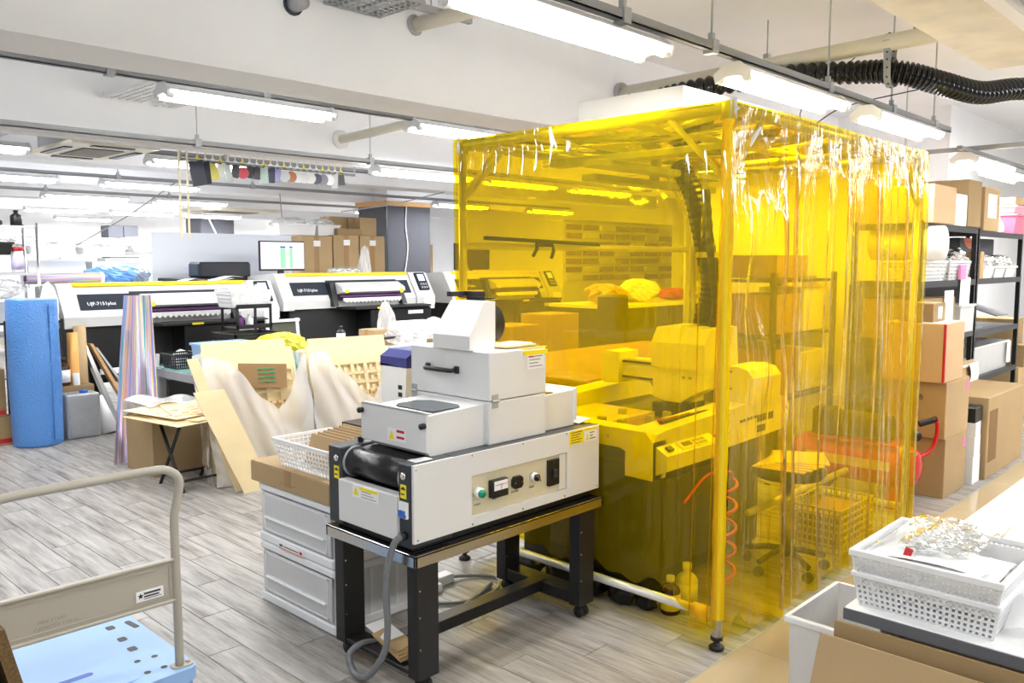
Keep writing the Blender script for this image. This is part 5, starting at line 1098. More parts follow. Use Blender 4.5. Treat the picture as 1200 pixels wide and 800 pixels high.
wc = thing('paper_cone', 'white curled card cone on the floor before the leaning boards', 'cone', (3.02, 8.0, 0)); part('cone', MB().cyl((2.98, 8.02, .003), (2.93, 8.12, .34), .085, 20, .03), WHITE, wc, True)
leaning('leaning_board', (2.86, 2.9), (2.82, 2.84), 8.41, 8.44, .72, .05, CARDD, 'brown board standing behind the silver boards')
solo('metal_pole', MB().box(3.02, 3.12, 7.25, 7.3, 0, .02).tube([(3.07, 7.27, .02), (3.12, 7.34, .35), (3.22, 7.5, .75)], .022, 8), GALV, 'grey metal pole end standing left of the iridescent foil', 'pole')
bag(3.7, 8.07, .45, .13, .1, .26, mat('white_cloth_bag', (232, 232, 236), .8), 'white rags bundle under the leftmost printer', 35)
solo('waste_box', MB().box(3.5, 3.95, 7.92, 8.22, 0, .45, .005), BLACK, 'black waste box under the leftmost printer', 'box')
# iridescent foil sheet
def holo(u, v):
    z = 1.285*v; xl = 2.49+.43*v; xr = 2.86+.28*v
    x = xl+(xr-xl)*u; y = 6.66+.75*v+.03*math.sin(u*9+2*v)*(1-.4*v)-.03*math.sin(u*3.1)
    return (x, y, z+.004+.01*math.sin(8*u)*(v < .02))
hf = thing('iridescent_foil', 'tall draped sheet of iridescent foil standing left of the green table', 'foil', (2.6, 6.7, 0))
part('sheet', MB().grid(holo, 60, 60), HOLO, hf, True)
part('folded_edge', MB().grid(lambda u, v: (2.49+.36*v-.03*u*math.sin(PI*v), 6.61+.62*v-.05*u, .004+1.0*v), 4, 20), HOLO, hf, True)
part('core', MB().cyl((3.0, 7.47, 0), (3.03, 7.49, 1.28), .04, 12), WHITE, hf, True)
# lined box, stool with plywood offcuts
lbx = carton(2.55, 2.97, 6.08, 6.55, 0, .50, 'brown carton lined with a clear bag behind the folding stool', open_=.001)
part('liner', MB().grid(lambda u, v: ((2.545+.43*u), 6.072-.004*abs(math.sin(14*u)), .52-.09*v-.03*math.sin(9*u)*v), 26, 6).grid(lambda u, v: (2.543-.004*abs(math.sin(11*u)), 6.07+.49*u, .52-.08*v-.03*math.sin(8*u)*v), 26, 6).grid(lambda u, v: (2.545+.43*u, 6.07+.49*v, .525+.03*math.sin(6*u)*math.sin(7*v+1)), 16, 16), MILKY, lbx)
sl_ = thing('folding_stool', 'black folding stool with crossed legs heaped with plywood offcuts', 'stool', (2.66, 5.72, 0))
part('seat', MB().box(2.47, 2.86, 5.55, 5.88, .455, .475, .008), BLACK, sl_)
def leg(a, b_): part('leg', MB().cyl(a, b_, .012, 10), BMATTE, sl_, True)
for x in (2.52, 2.82): leg((x, 5.53, .0), (x, 5.88, .455)); leg((x, 5.90, .0), (x, 5.56, .455))
part('crossbar', MB().cyl((2.52, 5.58, .07), (2.82, 5.58, .07), .009, 8).cyl((2.52, 5.85, .07), (2.82, 5.85, .07), .009, 8), BMATTE, sl_)
PLB = [((2.58, 5.80), (.36, .66), .16), ((2.62, 5.86), (.34, .62), -.1), ((2.70, 5.78), (.34, .5), .3), ((2.66, 5.95), (.30, .55), .05), ((2.60, 5.9), (.33, .6), .22), ((2.72, 5.9), (.28, .5), -.2)]
for k, ((x, y), (a, b_), rz) in enumerate(PLB):
    s_ = thing('plywood_offcut', 'laser cut plywood offcut on the folding stool, %s of the heap' % ('lowest', 'second', 'third', 'fourth', 'fifth', 'topmost')[k], 'sheet', (x, y, .476), 'plywood offcuts on the stool')
    z = .478+.008*k
    part('board', MB().obox((x, y, z), (a, b_, .005), rz=rz, rx=.01*(k % 3)), PLY, s_)
    if k > 3:
        cc = MB()
        for q in range(12): cc.obox((x+.10*math.cos(q*1.9), y+.045*(q-6), z+.003), (.05, .012, .0015), rz=rz)
        part('cut_slots', cc, PLYD, s_)
carton(2.96, 3.22, 5.84, 6.1, 0, .29, 'small brown carton behind the leaning boards bag', open_=.001)
bag(3.09, 5.97, .30, .13, .14, .12, MILKY, 'milky liner bag spilling from the small carton', 36)

# green work table and what is on it
gt = thing('green_work_table', 'grey framed work table with a green cutting mat top', 'table', (3.6, 6.7, 0))
part('tabletop', MB().box(3.07, 4.3, 6.15, 7.2, .66, .678, .003), GTOP, gt); part('apron', MB().box(3.06, 4.31, 6.14, 6.17, .60, .672, .003).box(3.06, 3.09, 6.14, 7.21, .60, .672, .003), GALV, gt)
for x, y in ((3.10, 6.19), (4.26, 6.19), (3.10, 7.16), (4.26, 7.16)): part('leg', MB().box(x-.03, x+.03, y-.03, y+.03, 0, .66, .004), GALV, gt)
part('knob', MB().cyl((3.07, 6.18, .48), (3.055, 6.18, .48), .022, 14), WHITE, gt)
basket(3.09, 3.33, 6.85, 7.12, .682, .80, BLACK, 'black openwork basket at the left end of the green table', 12, 5, .015, .007)
solo('paper_sheet', MB().obox((3.22, 6.45, .6805), (.3, .2, .002), rz=.4), PAPER, 'white sheet lying on the green table', 'paper')
bin_(3.12, 3.56, 6.25, 6.62, .68, .92, 'pale blue plastic basket behind the bagged boards', mat('light_blue_plastic', (160, 200, 235), .4))
solo('wood_block', MB().obox((3.30, 6.30, .935), (.16, .05, .012), rz=-.3), mat('orange_wood', (226, 160, 86), .6), 'orange wood strip across the pale blue basket', 'wood')
bag(3.80, 6.35, .68, .24, .13, .30, mat('yellow_poly', (214, 208, 60), .35), 'yellow green plastic bag behind the bagged boards', 37)
for k in range(7):
    c_ = thing('black_crate', 'shallow black crate in the nested stack on the green table, level %s' % ('one', 'two', 'three', 'four', 'five', 'six', 'seven')[k], 'crate', (3.82, 6.95, .68+.036*k), 'nested black crates')
    z = .681+.036*k
    part('walls', MB().box(3.58, 4.06, 6.75, 6.765, z, z+.05).box(3.58, 4.06, 7.135, 7.15, z, z+.05).box(3.58, 3.595, 6.75, 7.15, z, z+.05).box(4.045, 4.06, 6.75, 7.15, z, z+.05).box(3.59, 4.05, 6.76, 7.14, z, z+.003), BLACK, c_)
    part('rim', MB().box(3.57, 4.07, 6.74, 6.752, z+.045, z+.052).box(3.57, 3.582, 6.74, 7.16, z+.045, z+.052), mat('black_rim', (46, 46, 48), .25), c_)
tc = thing('tool_cart', 'narrow black three tier cart in front of the gap between printers', 'cart', (4.25, 7.75, 0))
for x, y in ((4.06, 7.6), (4.42, 7.6), (4.06, 7.9), (4.42, 7.9)): part('post', MB().box(x-.01, x+.01, y-.01, y+.01, 0, 1.14), BLACK, tc)
for z in (.45, .78, .93, 1.13): part('tray', MB().box(4.05, 4.43, 7.59, 7.91, z-.012, z, .003).box(4.05, 4.43, 7.59, 7.6, z, z+.03), BLACK, tc)
basket(4.0, 4.44, 7.6, 7.92, 1.135, 1.29, WHITE, 'white basket of small parts on the black cart', 16, 4, .03, .016)
for k, (x, m_, s_) in enumerate(((4.12, WHITE, .05), (4.2, PAPER, .05), (4.31, WHITE, .06), (4.38, PAPER, .05))): solo('spray_pack', MB().cyl((x, 7.75, 1.145), (x, 7.75, 1.33+.02*(k % 2)), s_*.7, 10), m_, 'white pack standing in the basket on the black cart, %s' % ('leftmost', 'second', 'third', 'rightmost')[k], 'pack', 'packs in the cart basket')
bottle(4.14, 7.7, .935, .035, .14, PURPLE, 'purple bottle on the middle tier of the black cart'); bottle(4.24, 7.7, .935, .04, .12, WHITE, 'white bottle on the middle tier of the black cart'); bottle(4.36, 7.68, .785, .035, .13, mat('green_bottle', (70, 110, 90), .3), 'green bottle on the lower tier of the black cart', capm=RED)
fr2 = thing('picture_frame', 'white framed mirror leaning before the second printer', 'frame', (4.8, 8.0, .55))
part('frame', MB().obox((4.80, 8.0, .95), (.40, .02, .03), rx=-.12).obox((4.98, 8.0, .76), (.035, .02, .42), rx=-.12).obox((4.62, 8.0, .76), (.035, .02, .42), rx=-.12).obox((4.8, 8.03, .56), (.40, .02, .03), rx=-.12), WHITE, fr2)
part('glass', MB().obox((4.8, 8.01, .76), (.34, .008, .38), rx=-.12), mat('mirror_dark', (90, 92, 80), .1), fr2)
solo('side_stand', MB().box(4.5, 5.1, 7.85, 8.2, .5, .54).box(4.52, 4.56, 7.87, 7.91, 0, .5).box(5.04, 5.08, 7.87, 7.91, 0, .5).box(4.52, 4.56, 8.12, 8.16, 0, .5).box(5.04, 5.08, 8.12, 8.16, 0, .5), BLACK, 'black stand under the white frame', 'stand')
bottle(5.05, 7.3, .745, .045, .17, BLACK, 'black ink bottle with white label before the second printer', capm=BLACK, lab=PAPER)
w2 = thing('packing_table', 'low white packing table between bagged boards and second printer', 'table', (5.4, 7.0, 0))
part('tabletop', MB().box(4.7, 6.6, 6.5, 7.45, .72, .742, .004), WHITE, w2)
for x, y in ((4.75, 6.55), (6.5, 6.55), (4.75, 7.4), (6.5, 7.4)): part('leg', MB().box(x-.025, x+.025, y-.025, y+.025, 0, .72), BLACK, w2)
carton(5.02, 5.35, 6.7, 6.95, .743, .90, 'small tan carton on the white packing table', m=CARD)
bag(5.22, 6.75, .905, .10, .07, .27, BAGC, 'clear bag standing on the tan carton in front of the second printer', 38)
for k in range(4): carton(5.52, 5.98, 6.75, 7.1, .745+.05*k, .793+.05*k, 'flat white pack stacked on the packing table, %s' % ('lowest', 'second', 'third', 'top')[k], m=PAPER, tape=False, group='flat white packs')
for k in range(3): bag(5.32+.2*k, 6.6, .743+.0*k, .2, .1, .2+.03*k, BAGC, 'crinkled clear bag on the packing table, %s' % ('left', 'middle', 'right')[k], 50+k)
solo('black_bracket', MB().tube([(4.86, 6.6, .76), (5.0, 6.58, .83), (5.24, 6.58, .835), (5.26, 6.58, .87)], .014, 8), BLACK, 'black metal bracket before the tan carton', 'bracket')

# bagged plywood sheets leaning at the table
def bagged(x0, y0, w_, rz, h, lean, n, label, seed, letters=False):
    """a stack of laser cut plywood sheets leaning back in a milky bag; built at the origin, then placed"""
    b = thing('bagged_plywood', label, 'sheets', (0, 0, 0), 'bagged plywood skeletons'); rr = random.Random(seed)
    def P(x, t, d): return (x, t*math.sin(lean)+d*math.cos(lean), t*math.cos(lean)-d*math.sin(lean)*.3+.004)
    for k in range(n):
        d = .012*k; dx = rr.uniform(-.04, .04); hh = h*(.93+.012*k*(k % 3)); mb = MB()
        xa, xb = dx, w_+dx
        def slab(a, c, t0, t1, mb=mb, d=d):
            o = len(mb.v); mb.add([P(a, t0, d), P(c, t0, d), P(c, t1, d), P(a, t1, d), P(a, t0, d+.005), P(c, t0, d+.005), P(c, t1, d+.005), P(a, t1, d+.005)], [(0, 1, 2, 3), (7, 6, 5, 4), (0, 4, 5, 1), (1, 5, 6, 2), (2, 6, 7, 3), (3, 7, 4, 0)])
        if k < 2 or letters:   # front ones: skeleton with cut openings
            slab(xa, xb, 0, hh*.55); slab(xa, xb, hh*.93, hh)
            for q in range(7):
                xx = xa+(xb-xa)*q/6; slab(max(xa, xx-.014), min(xb, xx+.014), hh*.55, hh*.93)
            for q in range(1, 4): slab(xa, xb, hh*(.55+.095*q)-.006, hh*(.55+.095*q)+.006)
        else: slab(xa, xb, 0, hh)
        part('plywood_sheet', mb, PLY if k % 4 else OAK if 0 else PLY, b)
        if k == 0:
            cc = MB()
            for q in range(10): cc.add([P(xa+.03+q*(w_-.08)/10, hh*.62, -.002), P(xa+.03+q*(w_-.08)/10+.02, hh*.62, -.002), P(xa+.03+q*(w_-.08)/10+.02, hh*.66, -.002), P(xa+.03+q*(w_-.08)/10, hh*.66, -.002)], [(0, 1, 2, 3)])
            part('scorched_slots', cc, PLYD, b, kind='stuff')
    # milky bag: front sheet sagging low in the middle, sides and back
    pk = .66 if seed == 3 else .62
    fr_ = lambda u, v: P(-.07+(w_+.14)*u+.01*math.sin(13*v), (h*.99-h*(.46*max(0, 1-abs(u-pk)/(.42 if u < pk else .30))**.8+.02*math.sin(23*u+seed)))*v, -.03-.03*abs(math.sin(6*u+3*v+seed))-.014*abs(math.sin(11*(u-pk)/(v+.35)+seed))-.008*math.sin(31*u+9*v)-.05*math.sin(PI*u)*(1-v))
    part('milky_bag', MB().grid(fr_, 90, 36), MILKY, b, True)
    part('milky_bag_back', MB().grid(lambda u, v: P(-.07+(w_+.14)*u, h*1.02*v+.012*math.sin(17*u), .012*n+.03+.012*math.sin(11*u)), 24, 8).grid(lambda u, v: P(-.07-.012*math.sin(9*v), h*v, -.03+(.012*n+.06)*u), 6, 16).grid(lambda u, v: P(w_+.07+.012*math.sin(9*v), h*v, -.03+(.012*n+.06)*u), 6, 16), MILKY, b, True)
    b.location = (x0, y0, 0); b.rotation_euler.z = rz
    return b
bagged(2.80, 5.50, .64, -.14, .915, .26, 11, 'milky bag of laser cut plywood sheets, the left one in front of the blue basket', 3)
bagged(3.68, 5.52, .70, -.14, .89, .28, 11, 'milky bag of laser cut plywood sheets, the right one beside the small white machine', 8)
g_ = thing('green_printed_board', 'brown board with green print inside the left plywood bag', 'board', (0, 0, 0))
part('board', MB().obox((0, 0, .74), (.36, .004, .18), rx=-.26, ry=.08), BRTABLE, g_)
gp = MB()
for q in range(4):
    for s_ in range(3): gp.obox((-.02+.045*s_, -.016+.0085*q-.003, .70+.03*q), (.036, .002, .010), rx=-.26, ry=.08)
part('green_print', gp, GREEN, g_)
g_.location = (3.18, 5.60, 0); g_.rotation_euler.z = -.22
leaning('plywood_plank', (2.80, 3.02), (2.56, 2.78), 5.22, 5.42, .70, .008, PLY, 'long bare plywood plank leaning in front of the left plywood bag')
leaning('plywood_plank', (2.78, 2.86), (2.56, 2.64), 5.30, 5.50, .92, .008, PLY, 'narrow slotted plywood strip leaning at the left of the plywood bag')
sw = thing('small_desktop_machine', 'small white machine with navy top behind the curing machine', 'machine', (3.7, 4.65, 0))
part('body', MB().prism([(4.5, .45), (4.47, .85), (4.75, .87), (4.75, .45)], 0, 3.62, 3.95), PMETAL, sw)
part('navy_cover', MB().prism([(3.62, .852), (3.62, .92), (3.70, .965), (3.95, .97), (3.95, .852)], 1, 4.47, 4.76), BLUED, sw)
for z in (.60, .65, .70): part('port', MB().box(3.617, 3.621, 4.52, 4.56, z, z+.03), BLACK, sw)
solo('machine_stand', MB().box(3.42, 4.3, 4.42, 4.95, .42, .45).box(3.45, 3.5, 4.45, 4.5, 0, .42).box(4.2, 4.25, 4.45, 4.5, 0, .42).box(3.45, 3.5, 4.87, 4.92, 0, .42).box(4.2, 4.25, 4.87, 4.92, 0, .42), BLACK, 'low black stand under the small white machine', 'stand')

# hanging pouches
hg = thing('hanging_rack', 'pair of grey rods with cream hooks hung below the beam above the partition', 'rack', (4.4, 7.5, 2.5))
part('rod', MB().cyl((3.3, 7.5, 2.61), (9.6, 7.5, 2.63), .022, 10), RAILG, hg, True); part('rod', MB().cyl((3.5, 7.5, 2.50), (5.4, 7.5, 2.49), .012, 8), RAILG, hg, True)
for x in (3.5, 5.4): part('hanger', MB().cyl((x, 7.5, 2.48), (x, 7.5, CZ), .008, 6), GALV, hg)
for x in (3.48, 3.555): part('long_strip', MB().box(x-.009, x+.009, 7.485, 7.495, 1.80, 2.60), BAMBOO, hg)
rr = random.Random(4)
PC = [((70, 72, 84), 'dark grey', 'flat'), ((40, 44, 48), 'black edged', 'flat'), ((222, 208, 90), 'yellow and white', 'flat'), ((225, 228, 226), 'white', 'flat'), ((205, 208, 206), 'pale grey', 'flat'), ((60, 60, 66), 'charcoal', 'flat'), ((214, 70, 84), 'red round', 'round'), ((28, 28, 30), 'black', 'flat'), ((50, 50, 56), 'dark small', 'flat'), ((200, 222, 214), 'mint white', 'flat'),
      ((60, 64, 84), 'navy', 'flat'), ((150, 140, 190), 'violet', 'flat'), ((205, 214, 216), 'silver round', 'round'), ((176, 110, 60), 'copper round', 'round'), ((216, 220, 216), 'pale round', 'round'), ((222, 222, 220), 'large white round', 'round'), ((230, 230, 226), 'second large white round', 'round'), ((52, 56, 74), 'navy round', 'round'), ((120, 116, 128), 'patterned round', 'round'), ((226, 228, 226), 'plain white round', 'round'), ((206, 206, 208), 'silver grey', 'flat'), ((30, 30, 34), 'small black square', 'flat')]
for k, (c_, nm, kind) in enumerate(PC):
    x = 3.66+.0745*k; p_ = thing('hanging_pouch', '%s sample pouch on the hook rail, number %d from the left' % (nm, k+1) if 0 else '%s sample pouch hanging %s on the hook rail' % (nm, 'at the left end' if k < 4 else 'at the right end' if k > 18 else 'left of the middle' if k < 11 else 'right of the middle'), 'pouch', (x, 7.5, 2.2), 'sample pouches on the hook rail')
    part('hook', MB().tube([(x, 7.475, 2.64), (x-.012, 7.47, 2.62), (x, 7.47, 2.59), (x, 7.5, 2.56), (x, 7.5, 2.51)], .006, 6), BAMBOO, p_)
    part('clip', MB().box(x-.012, x+.012, 7.49, 7.51, 2.50, 2.53), YLAB if k % 3 == 0 else PAPER, p_)
    mm = mat('pouch_%d' % k, c_, .35); a = rr.uniform(-.3, .25); rz = rr.uniform(-.9, .3)
    if kind == 'round': bmm = MB().cyl((x-.006*math.sin(rz), 7.5-.006, 2.42), (x+.006, 7.506, 2.42), .055, 20)
    else:
        w_, h_ = (.13, .23) if k < 1 else ((.09, .21) if k < 2 else (rr.uniform(.055, .085), rr.uniform(.12, .18))); bmm = MB().obox((x, 7.5, 2.50-h_/2), (w_, .012, h_), rz=rz*.8, ry=a, b=.005)
    part('pouch', bmm, mm, p_); part('pouch_border', MB().obox((x, 7.497, 2.495), (.03, .015, .02)), BLACK, p_)

# ------------------------------------------------------------------ right side: black racks and stacked cartons
def black_rack(x0, x1, y0, y1, zs, label):
    r = thing('black_storage_rack', label, 'rack', ((x0+x1)/2, (y0+y1)/2, 0), 'black storage racks')
    for x, y in ((x0, y0), (x1-.035, y0), (x0, y1-.035), (x1-.035, y1-.035)):
        l = part('post', MB().box(x, x+.035, y, y+.004, 0, zs[-1]+.02).box(x, x+.004, y, y+.035, 0, zs[-1]+.02), BLACK, r)
        hl_ = MB()
        for k in range(22): hl_.box(x+.014, x+.02, y-.001, y+.001, .1+.08*k, .12+.08*k)
        part('slots', hl_, RAILG, l)
    for z in zs: part('shelf', MB().box(x0, x1, y0, y1, z-.006, z).box(x0, x1, y0-.002, y0+.004, z-.045, z+.003).box(x0, x0+.004, y0, y1, z-.045, z+.003), mat('black_shelf_steel', (34, 34, 38), .3), r)
    return r
RY = 2.1
black_rack(6.45, 7.82, RY, RY+.5, (.12, .55, 1.0, 1.43, 1.855), 'left black storage rack behind the stacked cartons')
black_rack(7.86, 9.3, RY, RY+.5, (.12, .58, .98, 1.43, 1.835), 'right black storage rack with mostly empty shelves')
solo('dark_back_board', MB().box(6.5, 9.3, RY+.51, RY+.53, 0, 1.40, .002), mat('dark_board', (24, 24, 27), .5), 'dark board closing the back of the black racks', 'board')
z = 1.859
carton(6.5, 7.0, RY-.06, RY+.30, z, 2.13, 'plain carton on top of the left black rack, nearest the booth', m=mat('light_cardboard', (202, 170, 130), .8))
carton(6.6, 7.42, RY+.31, RY+.6, z, 2.25, 'large carton behind the plain one on top of the left rack')
carton(7.03, 7.42, RY-.02, RY+.28, z, 2.10, 'carton wrapped in white paper on top of the left rack', m=PAPER, tape=False)
carton(7.45, 7.80, RY-.02, RY+.45, z, 2.23, 'carton with a blue sticker on top of the left rack', sticker=('X', RY+.1, RY+.3, 1.98, 2.11, BLUEM), m=CARDD)
carton(7.90, 8.35, RY-.02, RY+.4, 1.84, 2.2, 'carton with white labels on top of the right rack', sticker=('Y', 8.0, 8.25, 1.95, 2.15, PAPER))
bag(8.62, RY+.2, 1.84, .22, .18, .34, MILKY, 'milky bag standing on top of the right rack', 60)
bin_(8.92, 9.35, RY-.02, RY+.3, 1.84, 2.02, 'pink tub on top of the right rack', mat('pink_plastic', (226, 110, 140), .4)); carton(8.95, 9.35, RY+.0, RY+.28, 2.11, 2.17, 'flat carton on the stacked pink tubs', tape=False)
bin_(8.93, 9.36, RY-.01, RY+.29, 2.03, 2.10, 'upper pale pink tub on top of the right rack', mat('pale_pink_plastic', (236, 170, 184), .4))
solo('white_cushion_roll', MB().cyl((6.62, RY-.1, 1.712), (6.62, RY+.4, 1.712), .128, 28), WHITE, 'large white foam roll beside the booth far edge', 'roll', smooth=True)
basket(6.50, 7.02, RY-.01, RY+.36, 1.436, 1.58, WHITE, 'white basket on the upper shelf of the left rack', 14, 5, .02, .012); basket(7.1, 7.62, RY-.01, RY+.36, 1.436, 1.58, WHITE, 'second white basket on the upper shelf of the left rack', 14, 5, .02, .012)
bag(6.95, RY+.2, 1.50, .42, .17, .27, BAGC, 'bulging clear bag over the white baskets in the left rack', 61); bag(7.5, RY+.12, 1.5, .2, .13, .2, MILKY, 'milky bag in the second basket of the left rack', 62)
bag(6.75, RY+.1, 1.45, .12, .08, .2, MILKY, 'small milky pack in the first basket of the left rack', 63)
solo('pink_pack', MB().box(7.3, 7.45, RY-.03, RY-.012, 1.436, 1.55), mat('pink_pack', (226, 140, 190), .5), 'pink pack against the second basket', 'pack')
carton(6.5, 7.3, RY+.0, RY+.42, 1.003, 1.30, 'open carton with a raised flap on the middle shelf of the left rack', m=CARDD, open_=.1)
solo('note_sheet', MB().obox((7.10, RY-.012, 1.22), (.22, .002, .27)), PAPER, 'white note taped on the open carton in the left rack', 'paper'); solo('note_sheet', MB().obox((7.5, RY-.012, 1.33), (.26, .002, .25), ry=.06), PAPER, 'white note hanging from the upper shelf of the left rack', 'paper')
bin_(7.38, 7.76, RY-.02, RY+.38, 1.003, 1.23, 'clear drawer box on the middle shelf of the left rack', tp=.005)
carton(6.9, 7.2, RY-.16, RY-.02, 1.003, 1.14, 'small carton before the open carton in the left rack') if 0 else None
carton(7.9, 8.0, RY-.01, RY+.2, 1.434, 1.66, 'narrow upright carton on the upper shelf of the right rack', tape=False)
dp = thing('dark_printed_box', 'dark grey printed box with an orange disc on the right rack', 'box', (8.6, RY+.3, 1.434))
part('body', MB().box(8.05, 9.1, RY+.2, RY+.4, 1.434, 1.79, .004), mat('charcoal_print', (62, 62, 70), .5), dp); part('orange_disc', MB().prism([(8.35+.20*math.cos(-PI*k/12), 1.785+.09*math.sin(-PI*k/12)) for k in range(13)], 1, RY+.197, RY+.2), mat('orange_disc', (236, 130, 86), .5), dp)
part('white_print', MB().box(8.2, 8.24, RY+.197, RY+.2, 1.6, 1.66).box(8.18, 8.32, RY+.197, RY+.2, 1.585, 1.592).box(8.35, 8.9, RY+.197, RY+.2, 1.54, 1.55), PAPER, dp)
for k in range(3): bin_(8.02+.36*k, 8.34+.36*k, RY-.01, RY+.18, 1.434, 1.54, 'white tub on the upper shelf of the right rack, %s' % ('left', 'middle', 'right')[k], WHITE)
for k in range(2): bag(8.2+.6*k, RY+.08, 1.5, .16, .09, .14, MILKY, 'milky bag in the tubs of the right rack, %s' % ('left', 'right')[k], 64+k)
solo('slanted_panel', MB().obox((8.2, RY+.2, 1.04), (.25, .3, .01), rx=.3), RAILG, 'grey slanted panel on the middle shelf of the right rack', 'panel'); solo('slanted_panel', MB().obox((8.95, RY+.2, 1.12), (.4, .3, .01), rx=.3), RAILG, 'second grey slanted panel on the middle shelf of the right rack', 'panel')
bin_(7.95, 9.05, RY+.02, RY+.4, .583, .84, 'long clear box with lid on the lower shelf of the right rack', tp=.01); solo('note_sheet', MB().obox((9.0, RY-.0, .73), (.12, .002, .2)), PAPER, 'white note on the long clear box', 'paper')
solo('switch_box', MB().box(8.1, 8.16, RY+.1, RY+.16, .86, .90).box(8.18, 8.26, RY+.1, RY+.16, .86, .90), WHITE, 'pair of tiny white boxes on the long clear box', 'box')
# stacked cartons
SX, SY = 5.96, 1.73
carton(SX, SX+.46, SY, SY+.38, 0, .40, 'lowest carton of the stack beside the compressor', sticker=('Y', SX+.38, SX+.44, .29, .36, PINK), tape=False)
carton(SX-.03, SX+.47, SY, SY+.40, .405, .78, 'middle carton marked B with a pink label in the stack beside the booth', sticker=('Y', SX+.40, SX+.46, .69, .76, PINK), tape=False)
text('lettering', 'B', .05, face_mX(SX-.0315, SY+.17, .66), DGREY, [o for o in bpy.data.objects if o.get('label', '').startswith('middle carton marked B')][0])
c = carton(SX-.08, SX+.33, SY+.01, SY+.40, .785, 1.17, 'top carton with a red stripe in the stack beside the booth', m=mat('light_cardboard', (202, 170, 130), .8), tape=False)
part('red_stripe', MB().box(SX-.079, SX-.06, SY+.007, SY+.0101, .79, 1.17).box(SX-.0815, SX-.08, SY+.008, SY+.02, .79, 1.17), REDL, c)
part('torn_tape', MB().box(SX-.06, SX+.32, SY+.04, SY+.16, 1.174, 1.178, .001), PAPER, c)
carton(SX-.05, SX+.20, SY+.10, SY+.32, 1.18, 1.30, 'small carton on top of the stack beside the booth', m=CARDD, sticker=('Y', SX+.05, SX+.13, 1.2, 1.28, PAPER))
carton(6.70, 7.72, 1.67, 2.04, 0, .60, 'long printed carton with an open flap before the left rack', open_=.17, sticker=('Y', 6.74, 6.95, .12, .5, mat('brown_print', (132, 100, 62), .7)))
solo('black_pack', MB().box(6.50, 6.68, 1.70, 1.92, .44, .55, .006), BLACK, 'black boxed pack wedged beside the long printed carton', 'box')
for k, (z0, z1) in enumerate(((0, .2), (.2, .34), (.34, .44))): solo('white_pack', MB().obox((6.575, 1.81, (z0+z1)/2), (.17, .22, z1-z0-.002), rz=.04*k), PAPER, 'white wrapped pack in the narrow stack between cartons, %s' % ('lowest', 'middle', 'upper')[k], 'pack', 'white packs between cartons')
bin_(6.95, 7.35, RY-.05, RY+.32, .56, .74, 'clear crate of parts on the low shelf of the left rack'); bin_(7.4, 7.8, RY-.05, RY+.32, .56, .74, 'second clear crate of parts on the low shelf of the left rack')
bag(7.15, RY+.1, .62, .16, .12, .2, BAGC, 'clear bag over the first crate on the low shelf', 66); bag(7.6, RY+.1, .62, .16, .12, .2, mat('brown_poly', (150, 140, 120), .4), 'brown bag over the second crate on the low shelf', 67)
solo('note_sheet', MB().grid(lambda a, b_: (7.5+.22*a, RY-.07-.02*math.sin(3*b_), .55+.2*b_), 6, 6), PAPER, 'curled white note hanging from the second crate', 'paper')
carton(9.56, 9.98, 2.12, 2.6, 0, .27, 'small far carton with a label on the floor right of the racks', sticker=('X', 2.22, 2.4, .14, .21, PAPER)); carton(9.5, 10.1, 2.12, 2.7, .275, .52, 'wide far carton above the small one right of the racks', sticker=('X', 2.56, 2.66, .3, .46, PAPER))
carton(9.6, 10.0, 2.1, 2.5, .525, .74, 'third far carton with a white label right of the racks', sticker=('X', 2.25, 2.40, .6, .66, PAPER), m=CARDD); carton(9.55, 9.95, 2.2, 2.6, .745, 1.0, 'top far carton right of the racks', m=CARDD)

# ------------------------------------------------------------------ what shows through the booth film
lt = thing('layout_table', 'large brown board table beyond the booth seen through the film', 'table', (5.9, 4.3, 0))
part('tabletop', MB().box(4.7, 7.6, 3.75, 5.3, .69, .72, .004), BRTABLE, lt); part('edge', MB().box(4.69, 7.61, 3.74, 3.75, .66, .735), OAK, lt)
for x, y in ((4.8, 3.85), (7.5, 3.85), (4.8, 5.2), (7.5, 5.2)): part('leg', MB().box(x-.03, x+.03, y-.03, y+.03, 0, .69), BLACK, lt)
for k, (x, y, s_) in enumerate(((5.1, 5.6, .5), (5.9, 5.7, .45), (6.6, 5.8, .5))): carton(x, x+s_, y, y+.4, 0, .86+.08*k, 'brown carton beyond the layout table, %s' % ('left', 'middle', 'right')[k], m=CARDD)
sd2 = thing('parts_shelf', 'white shelf of many small drawers far behind the booth', 'shelf', (12, 9, 0))
part('frame', MB().box(10.6, 13.8, 9.0, 9.02, 0, 2.26).box(10.6, 13.8, 9.0, 9.4, 2.24, 2.27), WHITE, sd2)
for i in range(7):
    for j in range(7):
        d = part('drawer', MB().box(10.66+.45*i, 11.04+.45*i, 8.96, 9.0, 1.26+.14*j, 1.35+.14*j, .004), CARDD if (i*3+j*5) % 4 else WHITE, sd2)
wt = thing('work_bench', 'long bench heaped with cloth far behind the booth film', 'bench', (9.5, 6.5, 0))
part('bench_top', MB().box(8.2, 13, 6.2, 7.2, 1.0, 1.04), WHITE, wt); part('bench_front', MB().box(8.2, 13, 6.25, 6.27, 0, 1.0), DGREY, wt); part('bench_side', MB().box(8.2, 8.22, 6.25, 7.15, 0, 1.0), DGREY, wt)
for k, (x, m_, h_) in enumerate(((8.6, CARD, .25), (9.3, WHITE, .3), (10.2, REDL, .16), (11.0, WHITE, .25), (12, CARD, .3))): bag(x, 6.6, 1.045, .3, .22, h_, m_, 'bundle on the far bench behind the booth, %s' % ('leftmost brown', 'left white', 'red', 'right white', 'rightmost brown')[k], 70+k)
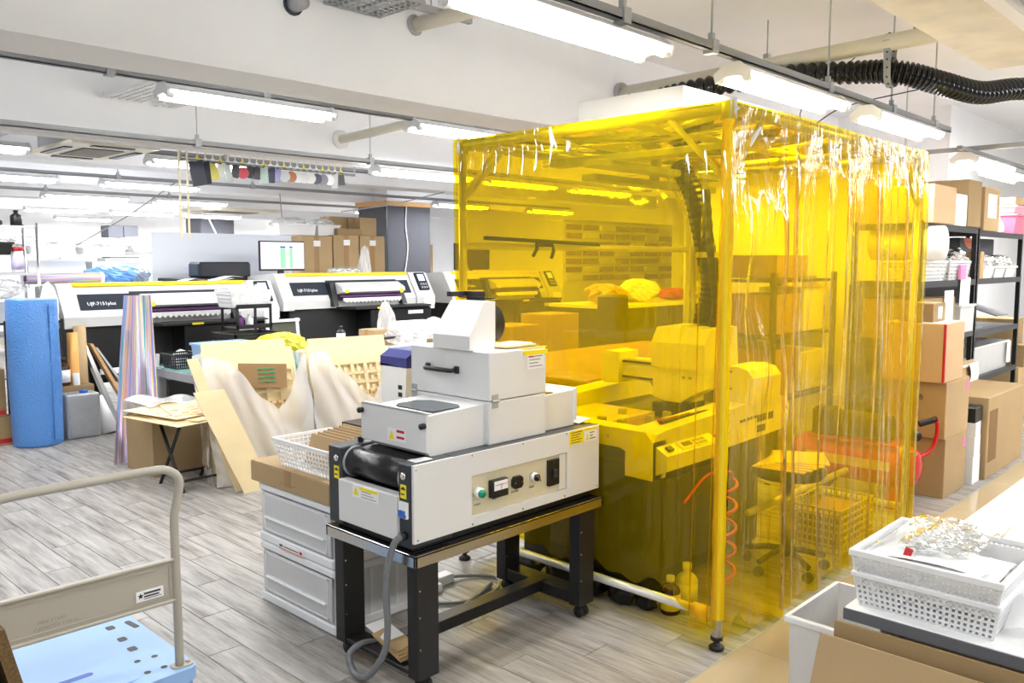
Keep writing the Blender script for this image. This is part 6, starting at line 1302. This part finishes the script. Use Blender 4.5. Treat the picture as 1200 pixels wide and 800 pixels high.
for k, (x, y, h_) in enumerate(((7.6, 5.9, 1.5), (9.0, 5.3, 1.3))):
    ch = thing('office_chair', 'dark office chair behind the booth, %s' % ('left', 'right')[k], 'chair', (x, y, 0)); part('seat', MB().box(x-.24, x+.24, y-.24, y+.24, .46, .54, .03), BLACK, ch); part('backrest', MB().box(x+.2, x+.27, y-.22, y+.22, .62, 1.2, .03), BLACK, ch); part('gas_lift', MB().cyl((x, y, .1), (x, y, .46), .03), BLACK, ch); chair_base(ch, x, y, .3, BMATTE)
cx_ = thing('storage_cupboard', 'dark storage cupboard beyond the booth below the drawers shelf', 'cupboard', (8.5, 4.6, 0)); part('body', MB().box(8.2, 9.88, 4.3, 4.9, 0, 1.12, .006), mat('olive_cupboard', (92, 88, 80), .6), cx_)
for k in range(3): part('door', MB().box(8.25+.56*k, 8.77+.56*k, 4.28, 4.3, .06, 1.06, .004), mat('olive_cupboard', (92, 88, 80), .6), cx_)
for k in range(4): carton(8.25+.4*k, 8.6+.4*k, 4.35, 4.75, 1.125, 1.35+.06*(k % 2), 'carton on the dark cupboard beyond the booth, %s' % ('first', 'second', 'third', 'fourth')[k], m=CARD if k % 2 else WHITE, tape=False)
rk2 = thing('black_storage_rack', 'black rack of cartons right behind the far booth film', 'rack', (6.0, 3.0, 0), 'black storage racks')
for x, y in ((5.5, 2.75), (6.5, 2.75), (5.5, 3.2), (6.5, 3.2)): part('post', MB().box(x-.018, x+.018, y-.018, y+.018, 0, 1.5), BLACK, rk2)
for z in (.6, 1.05, 1.45): part('shelf', MB().box(5.5, 6.5, 2.74, 3.21, z-.02, z), BLACK, rk2)
for k, (a, b_, z0, z1) in enumerate(((5.55, 5.95, .61, .95), (6.0, 6.45, .61, .9), (5.55, 6.0, 1.06, 1.34), (6.05, 6.4, 1.06, 1.38), (5.6, 6.1, 1.46, 1.62))):
    carton(a, b_, 2.78, 3.15, z0, z1, 'carton on the rack behind the booth, %s' % ('low left', 'low right', 'middle left', 'middle right', 'upper', 'top left', 'top right')[k], m=WHITE if k % 2 else CARDD, tape=False)
solo('white_pole', MB().box(3.6, 3.63, 9.9, 9.93, 0, .01), WHITE, 'x', 'x') if 0 else None
